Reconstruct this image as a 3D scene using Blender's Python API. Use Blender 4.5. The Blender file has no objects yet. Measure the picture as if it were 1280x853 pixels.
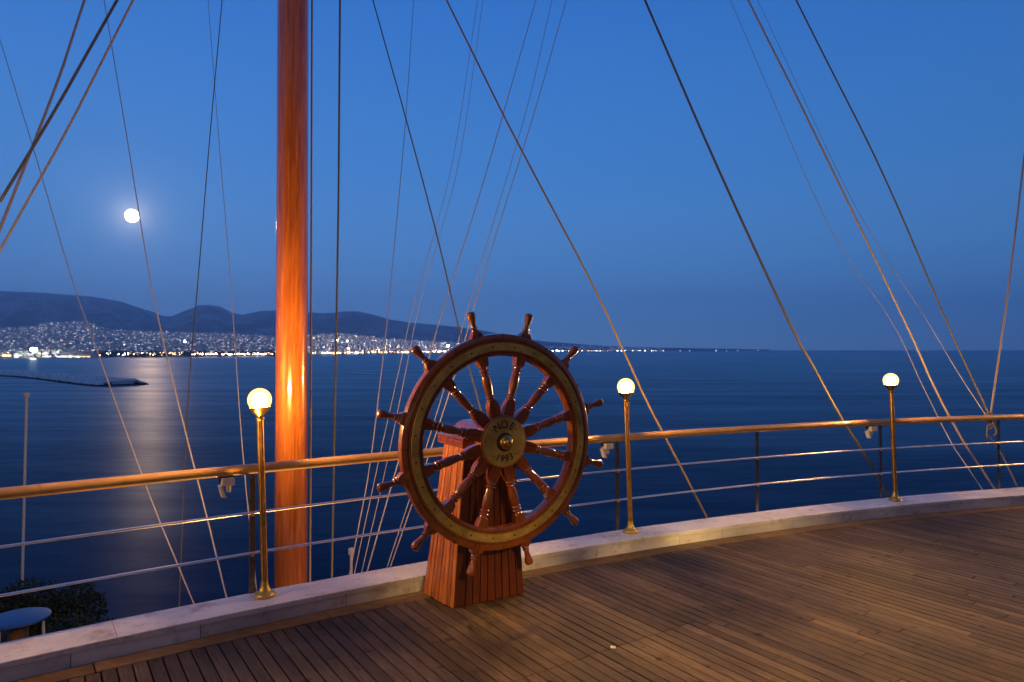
import bpy, bmesh, math, random
from mathutils import Vector, Matrix, noise
R = math.radians
random.seed(7)
S = bpy.context.scene
COL = S.collection

# ------------------------------------------------------------------ camera
F, CX, CY, HZ = 853.3, 640.0, 426.5, 437.0
CAMZ = 1.70
SEA = -23.3
cam = bpy.data.cameras.new('camera'); camo = bpy.data.objects.new('camera', cam); COL.objects.link(camo)
cam.sensor_width = 36; cam.lens = 24; cam.clip_start = 0.1; cam.clip_end = 300000
PITCH = math.atan((HZ - CY) / F)
camo.location = (0, 0, CAMZ); camo.rotation_euler = (R(90) + PITCH, 0, 0)
S.camera = camo
S.render.resolution_x = 1024; S.render.resolution_y = 682
S.view_settings.view_transform = 'Standard'; S.view_settings.look = 'None'
S.view_settings.exposure = 0; S.view_settings.gamma = 1
S.cycles.use_denoising = True
S.cycles.volume_bounces = 2
S.cycles.volume_step_rate = 5
S.cycles.max_bounces = 6
S.cycles.sample_clamp_indirect = 4
S.cycles.use_light_tree = True

def at(x, y, Y):
    """world point seen at photo pixel x,y at depth Y"""
    dx = (x - CX) / F; dz = -(y - CY) / F
    cy, sy = math.cos(PITCH), math.sin(PITCH)
    yy = cy - dz * sy; zz = sy + dz * cy
    t = Y / yy
    return Vector((dx * t, Y, CAMZ + zz * t))

# ------------------------------------------------------------------ world: dusk sky
MOON_DIR = (at(165, 270, 1.0) - Vector((0, 0, CAMZ))).normalized()
W = bpy.data.worlds.new('World'); S.world = W; W.use_nodes = True
nt = W.node_tree; nt.nodes.clear()
def N(nt, typ, **kw):
    n = nt.nodes.new(typ)
    for k, v in kw.items(): setattr(n, k, v)
    return n
def ramp(nt, stops, interp='LINEAR'):
    n = nt.nodes.new('ShaderNodeValToRGB'); cr = n.color_ramp; cr.interpolation = interp
    while len(cr.elements) < len(stops): cr.elements.new(0.5)
    for e, (p, c) in zip(cr.elements, stops):
        e.position = p; e.color = (*c, 1) if len(c) == 3 else c
    return n
def math_node(nt, op, a=None, b=None, c=None):
    n = nt.nodes.new('ShaderNodeMath'); n.operation = op
    for i, v in enumerate((a, b, c)):
        if v is None: continue
        if isinstance(v, (int, float)): n.inputs[i].default_value = v
        else: nt.links.new(v, n.inputs[i])
    return n.outputs[0]
L = nt.links.new
tc = N(nt, 'ShaderNodeTexCoord')
sep = N(nt, 'ShaderNodeSeparateXYZ'); L(tc.outputs['Generated'], sep.inputs[0])
el = math_node(nt, 'MAXIMUM', sep.outputs[2], 0.0)
sky = ramp(nt, [(0, (.235, .44, .78)), (.05, (.170, .41, .80)), (.12, (.115, .345, .77)),
                (.25, (.068, .268, .71)), (.45, (.038, .190, .64)), (1.0, (.030, .120, .42))])
L(el, sky.inputs[0])
# the afterglow side (left of the view) is a little brighter than the far side
dotn = N(nt, 'ShaderNodeVectorMath', operation='DOT_PRODUCT'); L(tc.outputs['Generated'], dotn.inputs[0])
g = Vector((-.35, .93, .0)).normalized(); dotn.inputs[1].default_value = g
fac = math_node(nt, 'MULTIPLY_ADD', dotn.outputs['Value'], 0.42, 0.60)
sc = N(nt, 'ShaderNodeVectorMath', operation='SCALE'); L(sky.outputs[0], sc.inputs[0]); L(fac, sc.inputs['Scale'])
# the moon's aureole
dm = N(nt, 'ShaderNodeVectorMath', operation='DOT_PRODUCT'); L(tc.outputs['Generated'], dm.inputs[0]); dm.inputs[1].default_value = MOON_DIR
ang = math_node(nt, 'ARCCOSINE', math_node(nt, 'MINIMUM', dm.outputs['Value'], 0.9999999))
g1 = math_node(nt, 'MULTIPLY', math_node(nt, 'EXPONENT', math_node(nt, 'MULTIPLY', ang, -70.0)), 0.9)
g2 = math_node(nt, 'MULTIPLY', math_node(nt, 'EXPONENT', math_node(nt, 'MULTIPLY', ang, -14.0)), 0.07)
gs = math_node(nt, 'ADD', g1, g2)
# the sun has set behind the camera: a broad pinkish afterglow low in that half of the sky
back = math_node(nt, 'MAXIMUM', math_node(nt, 'MULTIPLY_ADD', sep.outputs[1], -1.0, -0.15), 0.0)
low = math_node(nt, 'EXPONENT', math_node(nt, 'MULTIPLY', el, -3.6))
ag = math_node(nt, 'MULTIPLY', math_node(nt, 'MULTIPLY', back, low), .62)
agc = N(nt, 'ShaderNodeVectorMath', operation='SCALE'); agc.inputs[0].default_value = (1.0, .86, 1.02); L(ag, agc.inputs['Scale'])
sum0 = N(nt, 'ShaderNodeVectorMath', operation='ADD'); L(sc.outputs[0], sum0.inputs[0]); L(agc.outputs[0], sum0.inputs[1])
gc = N(nt, 'ShaderNodeVectorMath', operation='SCALE'); gc.inputs[0].default_value = (1.0, .86, .62); L(gs, gc.inputs['Scale'])
addn = N(nt, 'ShaderNodeVectorMath', operation='ADD'); L(sum0.outputs[0], addn.inputs[0]); L(gc.outputs[0], addn.inputs[1])
bg = N(nt, 'ShaderNodeBackground'); L(addn.outputs[0], bg.inputs[0]); bg.inputs[1].default_value = 1.02
wo = N(nt, 'ShaderNodeOutputWorld'); L(bg.outputs[0], wo.inputs[0])

# ------------------------------------------------------------------ the moon's light
sd = bpy.data.lights.new('moonlight', 'SUN'); sd.energy = 0.066; sd.angle = R(0.6); sd.color = (1.0, .66, .38)
so = bpy.data.objects.new('moonlight', sd); COL.objects.link(so)
LIGHT_DIR = Matrix.Rotation(R(-1.2), 3, 'Z') @ MOON_DIR      # just clear of the disc, which would otherwise shade it
so.rotation_euler = (-LIGHT_DIR).to_track_quat('-Z', 'Y').to_euler()
so.location = (0, 0, 30)

# ================================================================== helpers
def tag(o, label=None, cat=None, group=None, kind=None):
    if label: o['label'] = label
    if cat: o['category'] = cat
    if group: o['group'] = group
    if kind: o['kind'] = kind
    return o
def empty(name, loc=(0, 0, 0), rz=0, rot=None):
    o = bpy.data.objects.new(name, None); COL.objects.link(o); o.location = loc
    o.rotation_euler = rot if rot else (0, 0, rz); o.empty_display_size = .1
    return o
class MB:
    def __init__(s): s.v = []; s.f = []; s.m = []; s.rnd = []; s.mi = 0; s.r = 0.5
    def face(s, idx): s.f.append(tuple(idx)); s.m.append(s.mi); s.rnd.append(s.r)
    def poly(s, pts): 
        b = len(s.v); s.v += [tuple(p) for p in pts]; s.face(range(b, b + len(pts)))
    def box(s, c, d, rz=0, top=None):
        """c centre, d full sizes, top = (sx, sy) scale of the top face"""
        b = len(s.v); tx, ty = top or (1, 1)
        co, si = math.cos(rz), math.sin(rz)
        for z, kx, ky in ((-.5, 1, 1), (.5, tx, ty)):
            for x, y in ((-.5, -.5), (.5, -.5), (.5, .5), (-.5, .5)):
                X, Y = x * d[0] * kx, y * d[1] * ky
                s.v.append((c[0] + X * co - Y * si, c[1] + X * si + Y * co, c[2] + z * d[2]))
        for f in ((3, 2, 1, 0), (4, 5, 6, 7), (0, 1, 5, 4), (1, 2, 6, 5), (2, 3, 7, 6), (3, 0, 4, 7)): s.face([b + i for i in f])
    def hexa(s, p):   # 8 points bottom 4, top 4
        b = len(s.v); s.v += [tuple(q) for q in p]
        for f in ((3, 2, 1, 0), (4, 5, 6, 7), (0, 1, 5, 4), (1, 2, 6, 5), (2, 3, 7, 6), (3, 0, 4, 7)): s.face([b + i for i in f])
    def rings(s, rings, closed=False, cap=True):
        b = len(s.v); n = len(rings[0])
        for r in rings: s.v += [tuple(p) for p in r]
        m = len(rings)
        for i in range(m if closed else m - 1):
            j = (i + 1) % m
            for k in range(n):
                l = (k + 1) % n
                s.face((b + i * n + k, b + i * n + l, b + j * n + l, b + j * n + k))
        if cap and not closed:
            s.face([b + k for k in range(n)][::-1]); s.face([b + (m - 1) * n + k for k in range(n)])
    def tube(s, pts, rad, n=8, cap=True):
        pts = [Vector(p) for p in pts]; rr = []
        up = None
        for i, p in enumerate(pts):
            a = pts[max(i - 1, 0)]; c = pts[min(i + 1, len(pts) - 1)]
            t = (c - a).normalized()
            if up is None:
                up = t.orthogonal().normalized()
            up = (up - t * up.dot(t)).normalized(); sd = t.cross(up)
            r = rad[i] if isinstance(rad, (list, tuple)) else rad
            rr.append([p + (up * math.cos(2 * math.pi * k / n) + sd * math.sin(2 * math.pi * k / n)) * r for k in range(n)])
        s.rings(rr, cap=cap)
    def lathe(s, prof, n=24, axis='Z', org=(0, 0, 0), closed=False, cap=True):
        rr = []
        for r, h in prof:
            ring = []
            for k in range(n):
                a = 2 * math.pi * k / n; x, y = r * math.cos(a), r * math.sin(a)
                p = (x, y, h) if axis == 'Z' else ((x, h, y) if axis == 'Y' else (h, x, y))
                ring.append((p[0] + org[0], p[1] + org[1], p[2] + org[2]))
            rr.append(ring)
        s.rings(rr, closed=closed, cap=cap)
    def sphere(s, c, r, n=16, m=10, sc=(1, 1, 1)):
        prof = [(max(r * math.sin(math.pi * i / m), 1e-5), -r * math.cos(math.pi * i / m)) for i in range(m + 1)]
        rr = [[(c[0] + sc[0] * q * math.cos(2 * math.pi * k / n), c[1] + sc[1] * q * math.sin(2 * math.pi * k / n), c[2] + sc[2] * h) for k in range(n)] for q, h in prof]
        s.rings(rr, cap=True)
    def mesh(s, name, mats, smooth=None, fix=True):
        me = bpy.data.meshes.new(name); me.from_pydata(s.v, [], s.f)
        if not isinstance(mats, (list, tuple)): mats = [mats]
        for m in mats: me.materials.append(m)
        if len(mats) > 1: me.polygons.foreach_set('material_index', s.m)
        a = me.attributes.new('rnd', 'FLOAT', 'FACE'); a.data.foreach_set('value', s.rnd)
        if fix:
            bm = bmesh.new(); bm.from_mesh(me); bmesh.ops.recalc_face_normals(bm, faces=bm.faces); bm.to_mesh(me); bm.free()
        if smooth is not None:
            me.polygons.foreach_set('use_smooth', [True] * len(me.polygons))
            if smooth < 180: me.set_sharp_from_angle(angle=R(smooth))
        me.update(); return me
    def build(s, name, mats, parent=None, smooth=None, fix=True):
        o = bpy.data.objects.new(name, s.mesh(name, mats, smooth, fix)); COL.objects.link(o)
        if parent is not None: o.parent = parent
        return o
def link_copy(name, me, parent=None, loc=(0, 0, 0), rot=(0, 0, 0), scale=None):
    o = bpy.data.objects.new(name, me); COL.objects.link(o); o.location = loc; o.rotation_euler = rot
    if scale: o.scale = scale
    if parent is not None: o.parent = parent
    return o

# ================================================================== materials
def new_mat(name):
    m = bpy.data.materials.new(name); m.use_nodes = True; nt = m.node_tree
    return m, nt, nt.nodes['Principled BSDF'], nt.links.new
def noise_tex(nt, vec, scale, detail=5, rough=.6, mscale=(1, 1, 1), rot=(0, 0, 0), off=None):
    mp = N(nt, 'ShaderNodeMapping'); nt.links.new(vec, mp.inputs[0]); mp.inputs['Scale'].default_value = mscale; mp.inputs['Rotation'].default_value = rot
    if off is not None: nt.links.new(off, mp.inputs['Location'])
    n = N(nt, 'ShaderNodeTexNoise'); nt.links.new(mp.outputs[0], n.inputs[0]); n.inputs['Scale'].default_value = scale; n.inputs['Detail'].default_value = detail; n.inputs['Roughness'].default_value = rough
    return n.outputs['Fac']
def mixc(nt, f, a, b, blend='MIX'):
    n = N(nt, 'ShaderNodeMix', data_type='RGBA', blend_type=blend)
    def put(s, v):
        if isinstance(v, (int, float)): s.default_value = v
        elif isinstance(v, tuple): s.default_value = (*v, 1)
        else: nt.links.new(v, s)
    put(n.inputs['Factor'], f); put(n.inputs['A'], a); put(n.inputs['B'], b)
    return n.outputs['Result']
def bump(nt, h, strength, dist, bsdf):
    b = N(nt, 'ShaderNodeBump'); b.inputs['Strength'].default_value = strength; b.inputs['Distance'].default_value = dist
    nt.links.new(h, b.inputs['Height']); nt.links.new(b.outputs[0], bsdf.inputs['Normal'])
def plain(name, c, rough=.5, metal=0, coat=0, var=.15, vs=30, bmp=0.0, spec=None):
    m, nt, b, L = new_mat(name); tc = N(nt, 'ShaderNodeTexCoord')
    f = noise_tex(nt, tc.outputs['Object'], vs, 6)
    r = ramp(nt, [(.3, tuple(x * (1 - var) for x in c)), (.7, tuple(min(1, x * (1 + var)) for x in c))]); L(f, r.inputs[0])
    L(r.outputs[0], b.inputs['Base Color'])
    rr = math_node(nt, 'MULTIPLY_ADD', f, .25 * rough + .05, rough * .85); L(rr, b.inputs['Roughness'])
    b.inputs['Metallic'].default_value = metal; b.inputs['Coat Weight'].default_value = coat; b.inputs['Coat Roughness'].default_value = .08
    if bmp: bump(nt, f, bmp, .01, b)
    return m
def wood(name, dark, light, axis='X', rough=.35, coat=0., stretch=14, scale=9, rnd=True, dirt=0.0, bmp=.25, varc=.3, coarse=1.0):
    m, nt, b, L = new_mat(name); tc = N(nt, 'ShaderNodeTexCoord')
    ms = {'X': (1, stretch, stretch), 'Y': (stretch, 1, stretch), 'Z': (stretch, stretch, 1)}[axis]
    at_ = N(nt, 'ShaderNodeAttribute', attribute_name='rnd'); oi = N(nt, 'ShaderNodeObjectInfo')
    rv = math_node(nt, 'ADD', at_.outputs['Fac'], oi.outputs['Random']) if rnd else at_.outputs['Fac']
    cmb = N(nt, 'ShaderNodeCombineXYZ'); o_ = math_node(nt, 'MULTIPLY', rv, 37.0)
    for i in range(3): L(o_, cmb.inputs[i])
    g = noise_tex(nt, tc.outputs['Object'], scale, 8, .65, ms, off=cmb.outputs[0])
    g2 = noise_tex(nt, tc.outputs['Object'], scale * .12 * coarse, 4, .5, (ms[0] ** .5, ms[1] ** .5, ms[2] ** .5), off=cmb.outputs[0])
    mix = math_node(nt, 'ADD', math_node(nt, 'MULTIPLY', g, .65), math_node(nt, 'MULTIPLY', g2, .35))
    r = ramp(nt, [(.33, dark), (.5, tuple((a + c) / 2 for a, c in zip(dark, light))), (.66, light)]); L(mix, r.inputs[0])
    frac = math_node(nt, 'FRACT', math_node(nt, 'MULTIPLY', rv, 7.31))
    v = math_node(nt, 'MULTIPLY_ADD', frac, 2 * varc, 1 - varc)
    hs = N(nt, 'ShaderNodeHueSaturation'); L(r.outputs[0], hs.inputs['Color']); L(v, hs.inputs['Value'])
    col = hs.outputs[0]
    if dirt:
        geo = N(nt, 'ShaderNodeNewGeometry')
        d = noise_tex(nt, geo.outputs['Position'], 1.1, 5, .6)
        dr = ramp(nt, [(.38, (1 - dirt,) * 3), (.6, (1, 1, 1))]); L(d, dr.inputs[0])
        col = mixc(nt, 1.0, col, dr.outputs[0], 'MULTIPLY')
        d2 = noise_tex(nt, geo.outputs['Position'], 7, 4, .5)
        dr2 = ramp(nt, [(.28, (.35,) * 3), (.36, (1, 1, 1))]); L(d2, dr2.inputs[0])
        col = mixc(nt, 1.0, col, dr2.outputs[0], 'MULTIPLY')
    L(col, b.inputs['Base Color'])
    if dirt: b.inputs['Specular IOR Level'].default_value = .22
    L(math_node(nt, 'MULTIPLY_ADD', g, .25, rough - .1), b.inputs['Roughness'])
    b.inputs['Coat Weight'].default_value = coat; b.inputs['Coat Roughness'].default_value = .06
    if bmp: bump(nt, g, bmp, .003, b)
    return m
def emis(name, c, st, sample=True):
    m, nt, b, L = new_mat(name)
    b.inputs['Base Color'].default_value = (*c, 1); b.inputs['Emission Color'].default_value = (*c, 1); b.inputs['Emission Strength'].default_value = st
    if not sample: m.cycles.emission_sampling = 'NONE'
    return m

M = {}
M['teak'] = wood('deck_teak', (.034, .024, .015), (.22, .145, .080), 'X', rough=.62, scale=7, stretch=16, dirt=.45, bmp=.5, varc=.28)
M['teak_trim'] = wood('trim_teak', (.09, .06, .034), (.26, .17, .09), 'X', rough=.6, scale=7, stretch=4, dirt=.3, bmp=.4, varc=.15)
M['varnish'] = wood('varnished_mahogany', (.085, .016, .004), (.25, .062, .014), 'Z', rough=.28, coat=.9, stretch=6, scale=8, bmp=.08, varc=.1)
M['varnish_ring'] = wood('varnished_mahogany_rim', (.11, .026, .006), (.30, .085, .017), 'Y', rough=.28, coat=.9, stretch=2, scale=6, bmp=.06, varc=.1)
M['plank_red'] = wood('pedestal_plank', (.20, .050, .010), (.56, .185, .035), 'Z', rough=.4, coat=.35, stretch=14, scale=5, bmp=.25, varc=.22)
M['mastwood'] = wood('mast_varnish', (.13, .030, .005), (.40, .125, .020), 'Z', rough=.22, coat=1.0, stretch=16, scale=3.0, bmp=.1, varc=.08)
M['railwood'] = wood('handrail_wood', (.30, .165, .05), (.60, .36, .13), 'X', rough=.36, coat=.5, stretch=5, scale=5, bmp=.1, varc=.1)
M['brass'] = plain('brass', (.60, .38, .11), .28, 1, var=.3, vs=14, bmp=.08)
M['brass_old'] = plain('aged_brass', (.54, .39, .11), .46, .75, var=.35, vs=9, bmp=.15)
M['steel'] = plain('stainless_steel', (.86, .85, .86), .32, 1, var=.03, vs=40)
M['white_plastic'] = plain('white_plastic', (.72, .70, .64), .45, var=.06)
M['black'] = plain('black_rubber', (.012, .011, .010), .6)
M['dark_wood'] = plain('dark_recess', (.02, .009, .006), .7)
M['ink'] = plain('engraved_black', (.012, .010, .008), .6, var=.2)
M['rope'] = plain('rigging_rope', (.33, .29, .28), .7, var=.25, vs=60, bmp=.3)
M['rope_dark'] = plain('wire_rope', (.10, .095, .095), .5, var=.25, vs=60, bmp=.3)
M['rope_pale'] = plain('pale_cord', (.50, .47, .47), .7, var=.1, vs=60)
M['rope_tan'] = plain('manila_rope', (.20, .15, .10), .8, var=.3, vs=80, bmp=.4)
M['blue'] = plain('blue_plastic', (.012, .05, .20), .35, var=.12, vs=6)
M['pot'] = plain('barrel_brown', (.16, .085, .035), .5, var=.4, vs=12)
M['concrete'] = plain('concrete', (.30, .28, .25), .85, var=.2, vs=3, bmp=.3)
M['substrate'] = plain('deck_substrate', (.010, .008, .007), .9)
M['leaf'] = plain('leaf', (.020, .036, .012), .6, var=.5, vs=4)
M['bark'] = plain('bark', (.06, .045, .03), .9, var=.3)

# marble of the kerb
def marble():
    m, nt, b, L = new_mat('worn_marble'); geo = N(nt, 'ShaderNodeNewGeometry')
    P = geo.outputs['Position']
    oi = N(nt, 'ShaderNodeObjectInfo')
    n1 = noise_tex(nt, P, 2.2, 8, .62, (1, 1, 3))
    n2 = noise_tex(nt, P, 14, 8, .7)
    n3 = noise_tex(nt, P, 5, 6, .55, (1, 1, 1))
    r1 = ramp(nt, [(.3, (.52, .52, .53)), (.55, (.72, .72, .73)), (.72, (.80, .80, .81))]); L(n1, r1.inputs[0])
    r2 = ramp(nt, [(.30, (.60, .55, .52)), (.45, (1, 1, 1))]); L(n2, r2.inputs[0])
    c = mixc(nt, .8, r1.outputs[0], r2.outputs[0], 'MULTIPLY')
    r3 = ramp(nt, [(.30, (.55, .44, .38)), (.40, (1, 1, 1))]); L(n3, r3.inputs[0])
    c = mixc(nt, .7, c, r3.outputs[0], 'MULTIPLY')
    v = math_node(nt, 'MULTIPLY_ADD', oi.outputs['Random'], .22, .86)
    hs = N(nt, 'ShaderNodeHueSaturation'); L(c, hs.inputs['Color']); L(v, hs.inputs['Value'])
    L(hs.outputs[0], b.inputs['Base Color'])
    b.inputs['Roughness'].default_value = .62
    bump(nt, n2, .35, .006, b)
    return m
M['marble'] = marble()

# ================================================================== terrace geometry
CC = Vector((11.5, -15.0))          # centre of the round terrace
R_IN, R_POST, R_TRIM = 23.25, 23.42, 23.105
KH = .11
def r_out(t):
    q = max(-.19, min(.25, t - 2.0)); return 23.515 - .122 * q + .60 * q * q + .015
def pol(r, t, z=0.0): return Vector((CC.x + r * math.cos(t), CC.y + r * math.sin(t), z))
T0, T1 = 1.60, 3.02                 # angular reach that is built

# the deck -----------------------------------------------------------
bdir = Vector((-.562, .827)); ndir = Vector((.827, .562)); ANG_B = math.atan2(bdir.y, bdir.x)
dk = MB()
pts = [pol(23.3, T0 + (T1 - T0) * i / 60, -.032) for i in range(61)]
dk.poly([Vector((13, -6, -.032)), *pts, Vector((-11, -6, -.032))][::-1])
deck = dk.build('deck', M['substrate']); tag(deck, 'weathered teak plank deck of the round terrace', kind='structure')
PITCHB = .0727; GAP = .0078
def circ_b(n, r):                   # b coordinate where the line n.p = n meets circle r (far side)
    c_n = CC.dot(ndir); c_b = CC.dot(bdir); q = r * r - (n - c_n) ** 2
    return c_b + math.sqrt(max(q, 0))
pieces = []
row0 = .606
rb = random.Random(11)
for k in range(-34, 165):
    n0 = row0 + k * PITCHB + GAP / 2; n1 = n0 + PITCHB - GAP
    e0, e1 = circ_b(n0, R_TRIM - .006), circ_b(n1, R_TRIM - .006)
    bmin = -1.6
    cuts = []
    b = max(e0, e1) - rb.uniform(.5, 2.6)
    if 2.02 < (n0 + n1) / 2 < 3.35:
        b = 2.91; bb = b + rb.uniform(1.7, 2.4)
        if bb < min(e0, e1) - .3: cuts.append(bb)
    while b > bmin + .4:
        cuts.append(b); b -= rb.choice((1.2, 1.8, 2.4, 2.4)) + rb.uniform(-.1, .1)
    ends = [None] + cuts + [bmin]
    for i in range(len(ends) - 1):
        hi0, hi1 = (e0, e1) if ends[i] is None else (ends[i] - .0025,) * 2
        lo = ends[i + 1] + (.0025 if i + 1 < len(ends) - 1 else 0)
        if min(hi0, hi1) - lo < .05: continue
        pieces.append((n0, n1, lo, hi0, hi1))
def proj(p):
    if p[1] < .25: return None
    return (CX + F * p[0] / p[1], HZ + F * CAMZ / p[1])
def shown(pc):
    n0, n1, lo, h0, h1 = pc; tot = 0; st = 14
    for i in range(st):
        b = lo + (h0 - lo) * (i + .5) / st
        q = ndir * n0 + bdir * b; pr = proj(q); q2 = proj(ndir * n1 + bdir * b); q3 = proj(ndir * n0 + bdir * (b + (h0 - lo) / st))
        if not pr or not q2 or not q3: continue
        if -5 < pr[0] < 1285 and pr[1] < 860: tot += abs((q2[0] - pr[0]) * (q3[1] - pr[1]) - (q2[1] - pr[1]) * (q3[0] - pr[0]))
    return tot
pieces.sort(key=lambda pc: -shown(pc))
def plank(mb, pc, cn, cb, rr):
    n0, n1, lo, h0, h1 = pc; ch = .0022; dz = rr.uniform(-.0016, .0012); tl = rr.uniform(-.0012, .0012)
    mb.r = rr.random()
    def P(b, n, z): return (b - cb, -(n - cn), z)      # local x along bdir, local y = -ndir
    b0 = len(mb.v)
    for (a, c, z, i) in ((lo, n0, -.026, 0), (h0, n0, -.026, 0), (h1, n1, -.026, 0), (lo, n1, -.026, 0),
                         (lo, n0, dz + tl - ch, 0), (h0, n0, dz + tl - ch, 0), (h1, n1, dz - tl - ch, 0), (lo, n1, dz - tl - ch, 0),
                         (lo + ch, n0 + ch, dz + tl, 0), (h0 - ch, n0 + ch, dz + tl, 0), (h1 - ch, n1 - ch, dz - tl, 0), (lo + ch, n1 - ch, dz - tl, 0)):
        mb.v.append(P(a, c, z))
    for f in ((0, 1, 5, 4), (1, 2, 6, 5), (2, 3, 7, 6), (3, 0, 4, 7), (4, 5, 9, 8), (5, 6, 10, 9), (6, 7, 11, 10), (7, 4, 8, 11), (8, 9, 10, 11)):
        mb.face([b0 + q for q in f][::-1])
rp = random.Random(5)
for pc in pieces[:298]:
    cn = (pc[0] + pc[1]) / 2; cb = (pc[2] + pc[3]) / 2; c = ndir * cn + bdir * cb
    mb = MB(); plank(mb, pc, cn, cb, rp); o = mb.build('deck_plank', M['teak'], deck, fix=False)
    o.location = (c.x, c.y, 0); o.rotation_euler = (0, 0, ANG_B)
mb = MB()
for pc in pieces[298:]: plank(mb, pc, 0, 0, rp)
o = mb.build('deck_planking', M['teak'], deck, fix=False); o.rotation_euler = (0, 0, ANG_B); tag(o, kind='stuff')

def arc_block(mb, r0, r1, t0, t1, z0, z1, n=None, gap=.0015, bev=0):
    n = n or max(2, int((t1 - t0) * 90)); g = gap / 23.
    rings = []
    for i in range(n + 1):
        t = t0 + g + (t1 - t0 - 2 * g) * i / n
        a = r0(t) if callable(r0) else r0; b = r1(t) if callable(r1) else r1
        if bev: q = [(a, z0), (a, z1 - bev), (a + bev, z1), (b - bev, z1), (b, z1 - bev), (b, z0)]
        else: q = [(a, z0), (a, z1), (b, z1), (b, z0)]
        rings.append([pol(r, t, z) for r, z in q])
    mb.rings(rings)
# margin boards following the kerb
tj = [T0, 1.70, 1.775, 1.842, 1.915, 1.983, 2.046, 2.098, 2.150, 2.205, 2.268, 2.33, 2.40, 2.47, 2.56, 2.66, 2.78, 2.9, T1]
for a, b_ in zip(tj, tj[1:]):
    mb = MB(); mb.r = rp.random(); arc_block(mb, R_TRIM, R_IN - .006, a, b_, -.026, .003, bev=.003, gap=.004); mb.build('margin_board', M['teak_trim'], deck)
# kerb: marble capping slabs on marble risers
kb = MB(); arc_block(kb, R_IN + .03, lambda t: r_out(t) - .03, T0, T1, -.20, KH - .04, n=80)
kerb = kb.build('kerb', M['concrete']); tag(kerb, 'low worn white marble kerb round the terrace edge', kind='structure')
kj = [T0, 1.67, 1.72, 1.77, 1.81, 1.851, 1.896, 1.930, 1.963, 2.018, 2.047, 2.077, 2.114, 2.152, 2.200, 2.25, 2.29, 2.34, 2.39, 2.44, 2.5, 2.56, 2.62, 2.7, 2.78, 2.86, 2.94, T1]
for i, (a, b_) in enumerate(zip(kj, kj[1:])):
    dz = rp.uniform(-.0015, .0015); dr = rp.uniform(-.004, .003)
    mb = MB(); arc_block(mb, R_IN - .007 + dr, lambda t: r_out(t) + .006, a, b_, KH - .032, KH + dz, bev=.004, gap=.0012); mb.build('kerb_slab', M['marble'], kerb)
rj = [T0] + [T0 + .02 + .031 * i + rp.uniform(-.006, .006) for i in range(1, 45)] + [T1]
for a, b_ in zip(rj, rj[1:]):
    mb = MB(); arc_block(mb, R_IN + rp.uniform(-.002, .002), R_IN + .028, a, b_, -.01, KH - .0345, bev=.002, gap=.002); mb.build('kerb_riser', M['marble'], kerb)
# retaining wall under the kerb, terrain beyond
wl = MB(); arc_block(wl, R_IN + .02, lambda t: r_out(t) - .05, T0, T1, -3.2, -.201, n=80)
o = wl.build('terrace_wall', M['concrete']); tag(o, 'plain concrete retaining wall under the round terrace kerb', 'wall')

# hillside: ledge below the terrace, then a slope into the sea
m, nt, b, L = new_mat('dry_hillside'); geo = N(nt, 'ShaderNodeNewGeometry')
n1 = noise_tex(nt, geo.outputs['Position'], .8, 8, .7); r = ramp(nt, [(.35, (.02, .024, .012)), (.55, (.07, .06, .035)), (.7, (.12, .10, .07))]); L(n1, r.inputs[0]); L(r.outputs[0], b.inputs['Base Color']); b.inputs['Roughness'].default_value = .95; bump(nt, n1, .8, .2, b); M['soil'] = m
hs_ = MB(); rows = []
prof = [(.0, -3.0), (3.6, -3.0), (4.6, -3.0), (5.2, -3.3), (6.5, -5.0), (10, -9), (16, -15), (24, -21), (30, -24), (45, -30)]
nT = 90; base = len(hs_.v)
for i in range(nT + 1):
    t = T0 - .5 + (T1 + .3 - T0 + .5) * i / nT
    for j, (d, z) in enumerate(prof):
        k_ = min(1, max(0, (t - 2.165) / .03)); d = d + (6.2 * k_ * k_ * (3 - 2 * k_) if j > 0 else 0)
        p = pol(23.4 + d, t, z)
        if j > 1: p.z += (noise.noise(p * .35) * .5 + noise.noise(p * 1.1) * .15) * min(1, (d - 4) / 4) if j > 2 else 0
        if j > 4: p.x += noise.noise(p * .1) * 1.5; p.y += noise.noise(p * .1 + Vector((5, 5, 5))) * 1.5
        hs_.v.append(tuple(p))
K = len(prof)
for i in range(nT):
    for j in range(K - 1):
        a = base + i * K + j; hs_.face((a, a + K, a + K + 1, a + 1))
o = hs_.build('hillside', M['soil'], smooth=180); tag(o, 'dark slope falling from the terrace to the sea', kind='structure')

# ================================================================== sea
m, nt, b, L = new_mat('sea_water'); geo = N(nt, 'ShaderNodeNewGeometry'); P = geo.outputs['Position']
n1 = noise_tex(nt, P, .004, 5, .6, (.35, 1, 1)); n2 = noise_tex(nt, P, .12, 6, .65, (.6, 1, 1)); n3 = noise_tex(nt, P, .9, 4, .6)
r = ramp(nt, [(.35, (.0012, .006, .042)), (.65, (.0018, .009, .060))]); L(n1, r.inputs[0]); L(r.outputs[0], b.inputs['Base Color'])
b.inputs['IOR'].default_value = 1.33; b.inputs['Specular IOR Level'].default_value = .20
L(math_node(nt, 'MULTIPLY_ADD', n1, .10, .23), b.inputs['Roughness'])
hh = math_node(nt, 'ADD', math_node(nt, 'MULTIPLY', n2, 1.0), math_node(nt, 'MULTIPLY', n3, .12))
bump(nt, hh, .2, .30, b)
nt.nodes.remove(b)
dif = N(nt, 'ShaderNodeBsdfDiffuse'); L(r.outputs[0], dif.inputs[0]); glo = N(nt, 'ShaderNodeBsdfGlossy'); fre = N(nt, 'ShaderNodeFresnel'); fre.inputs[0].default_value = 1.33
bmp_ = [n for n in nt.nodes if n.bl_idname == 'ShaderNodeBump'][0]
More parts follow.
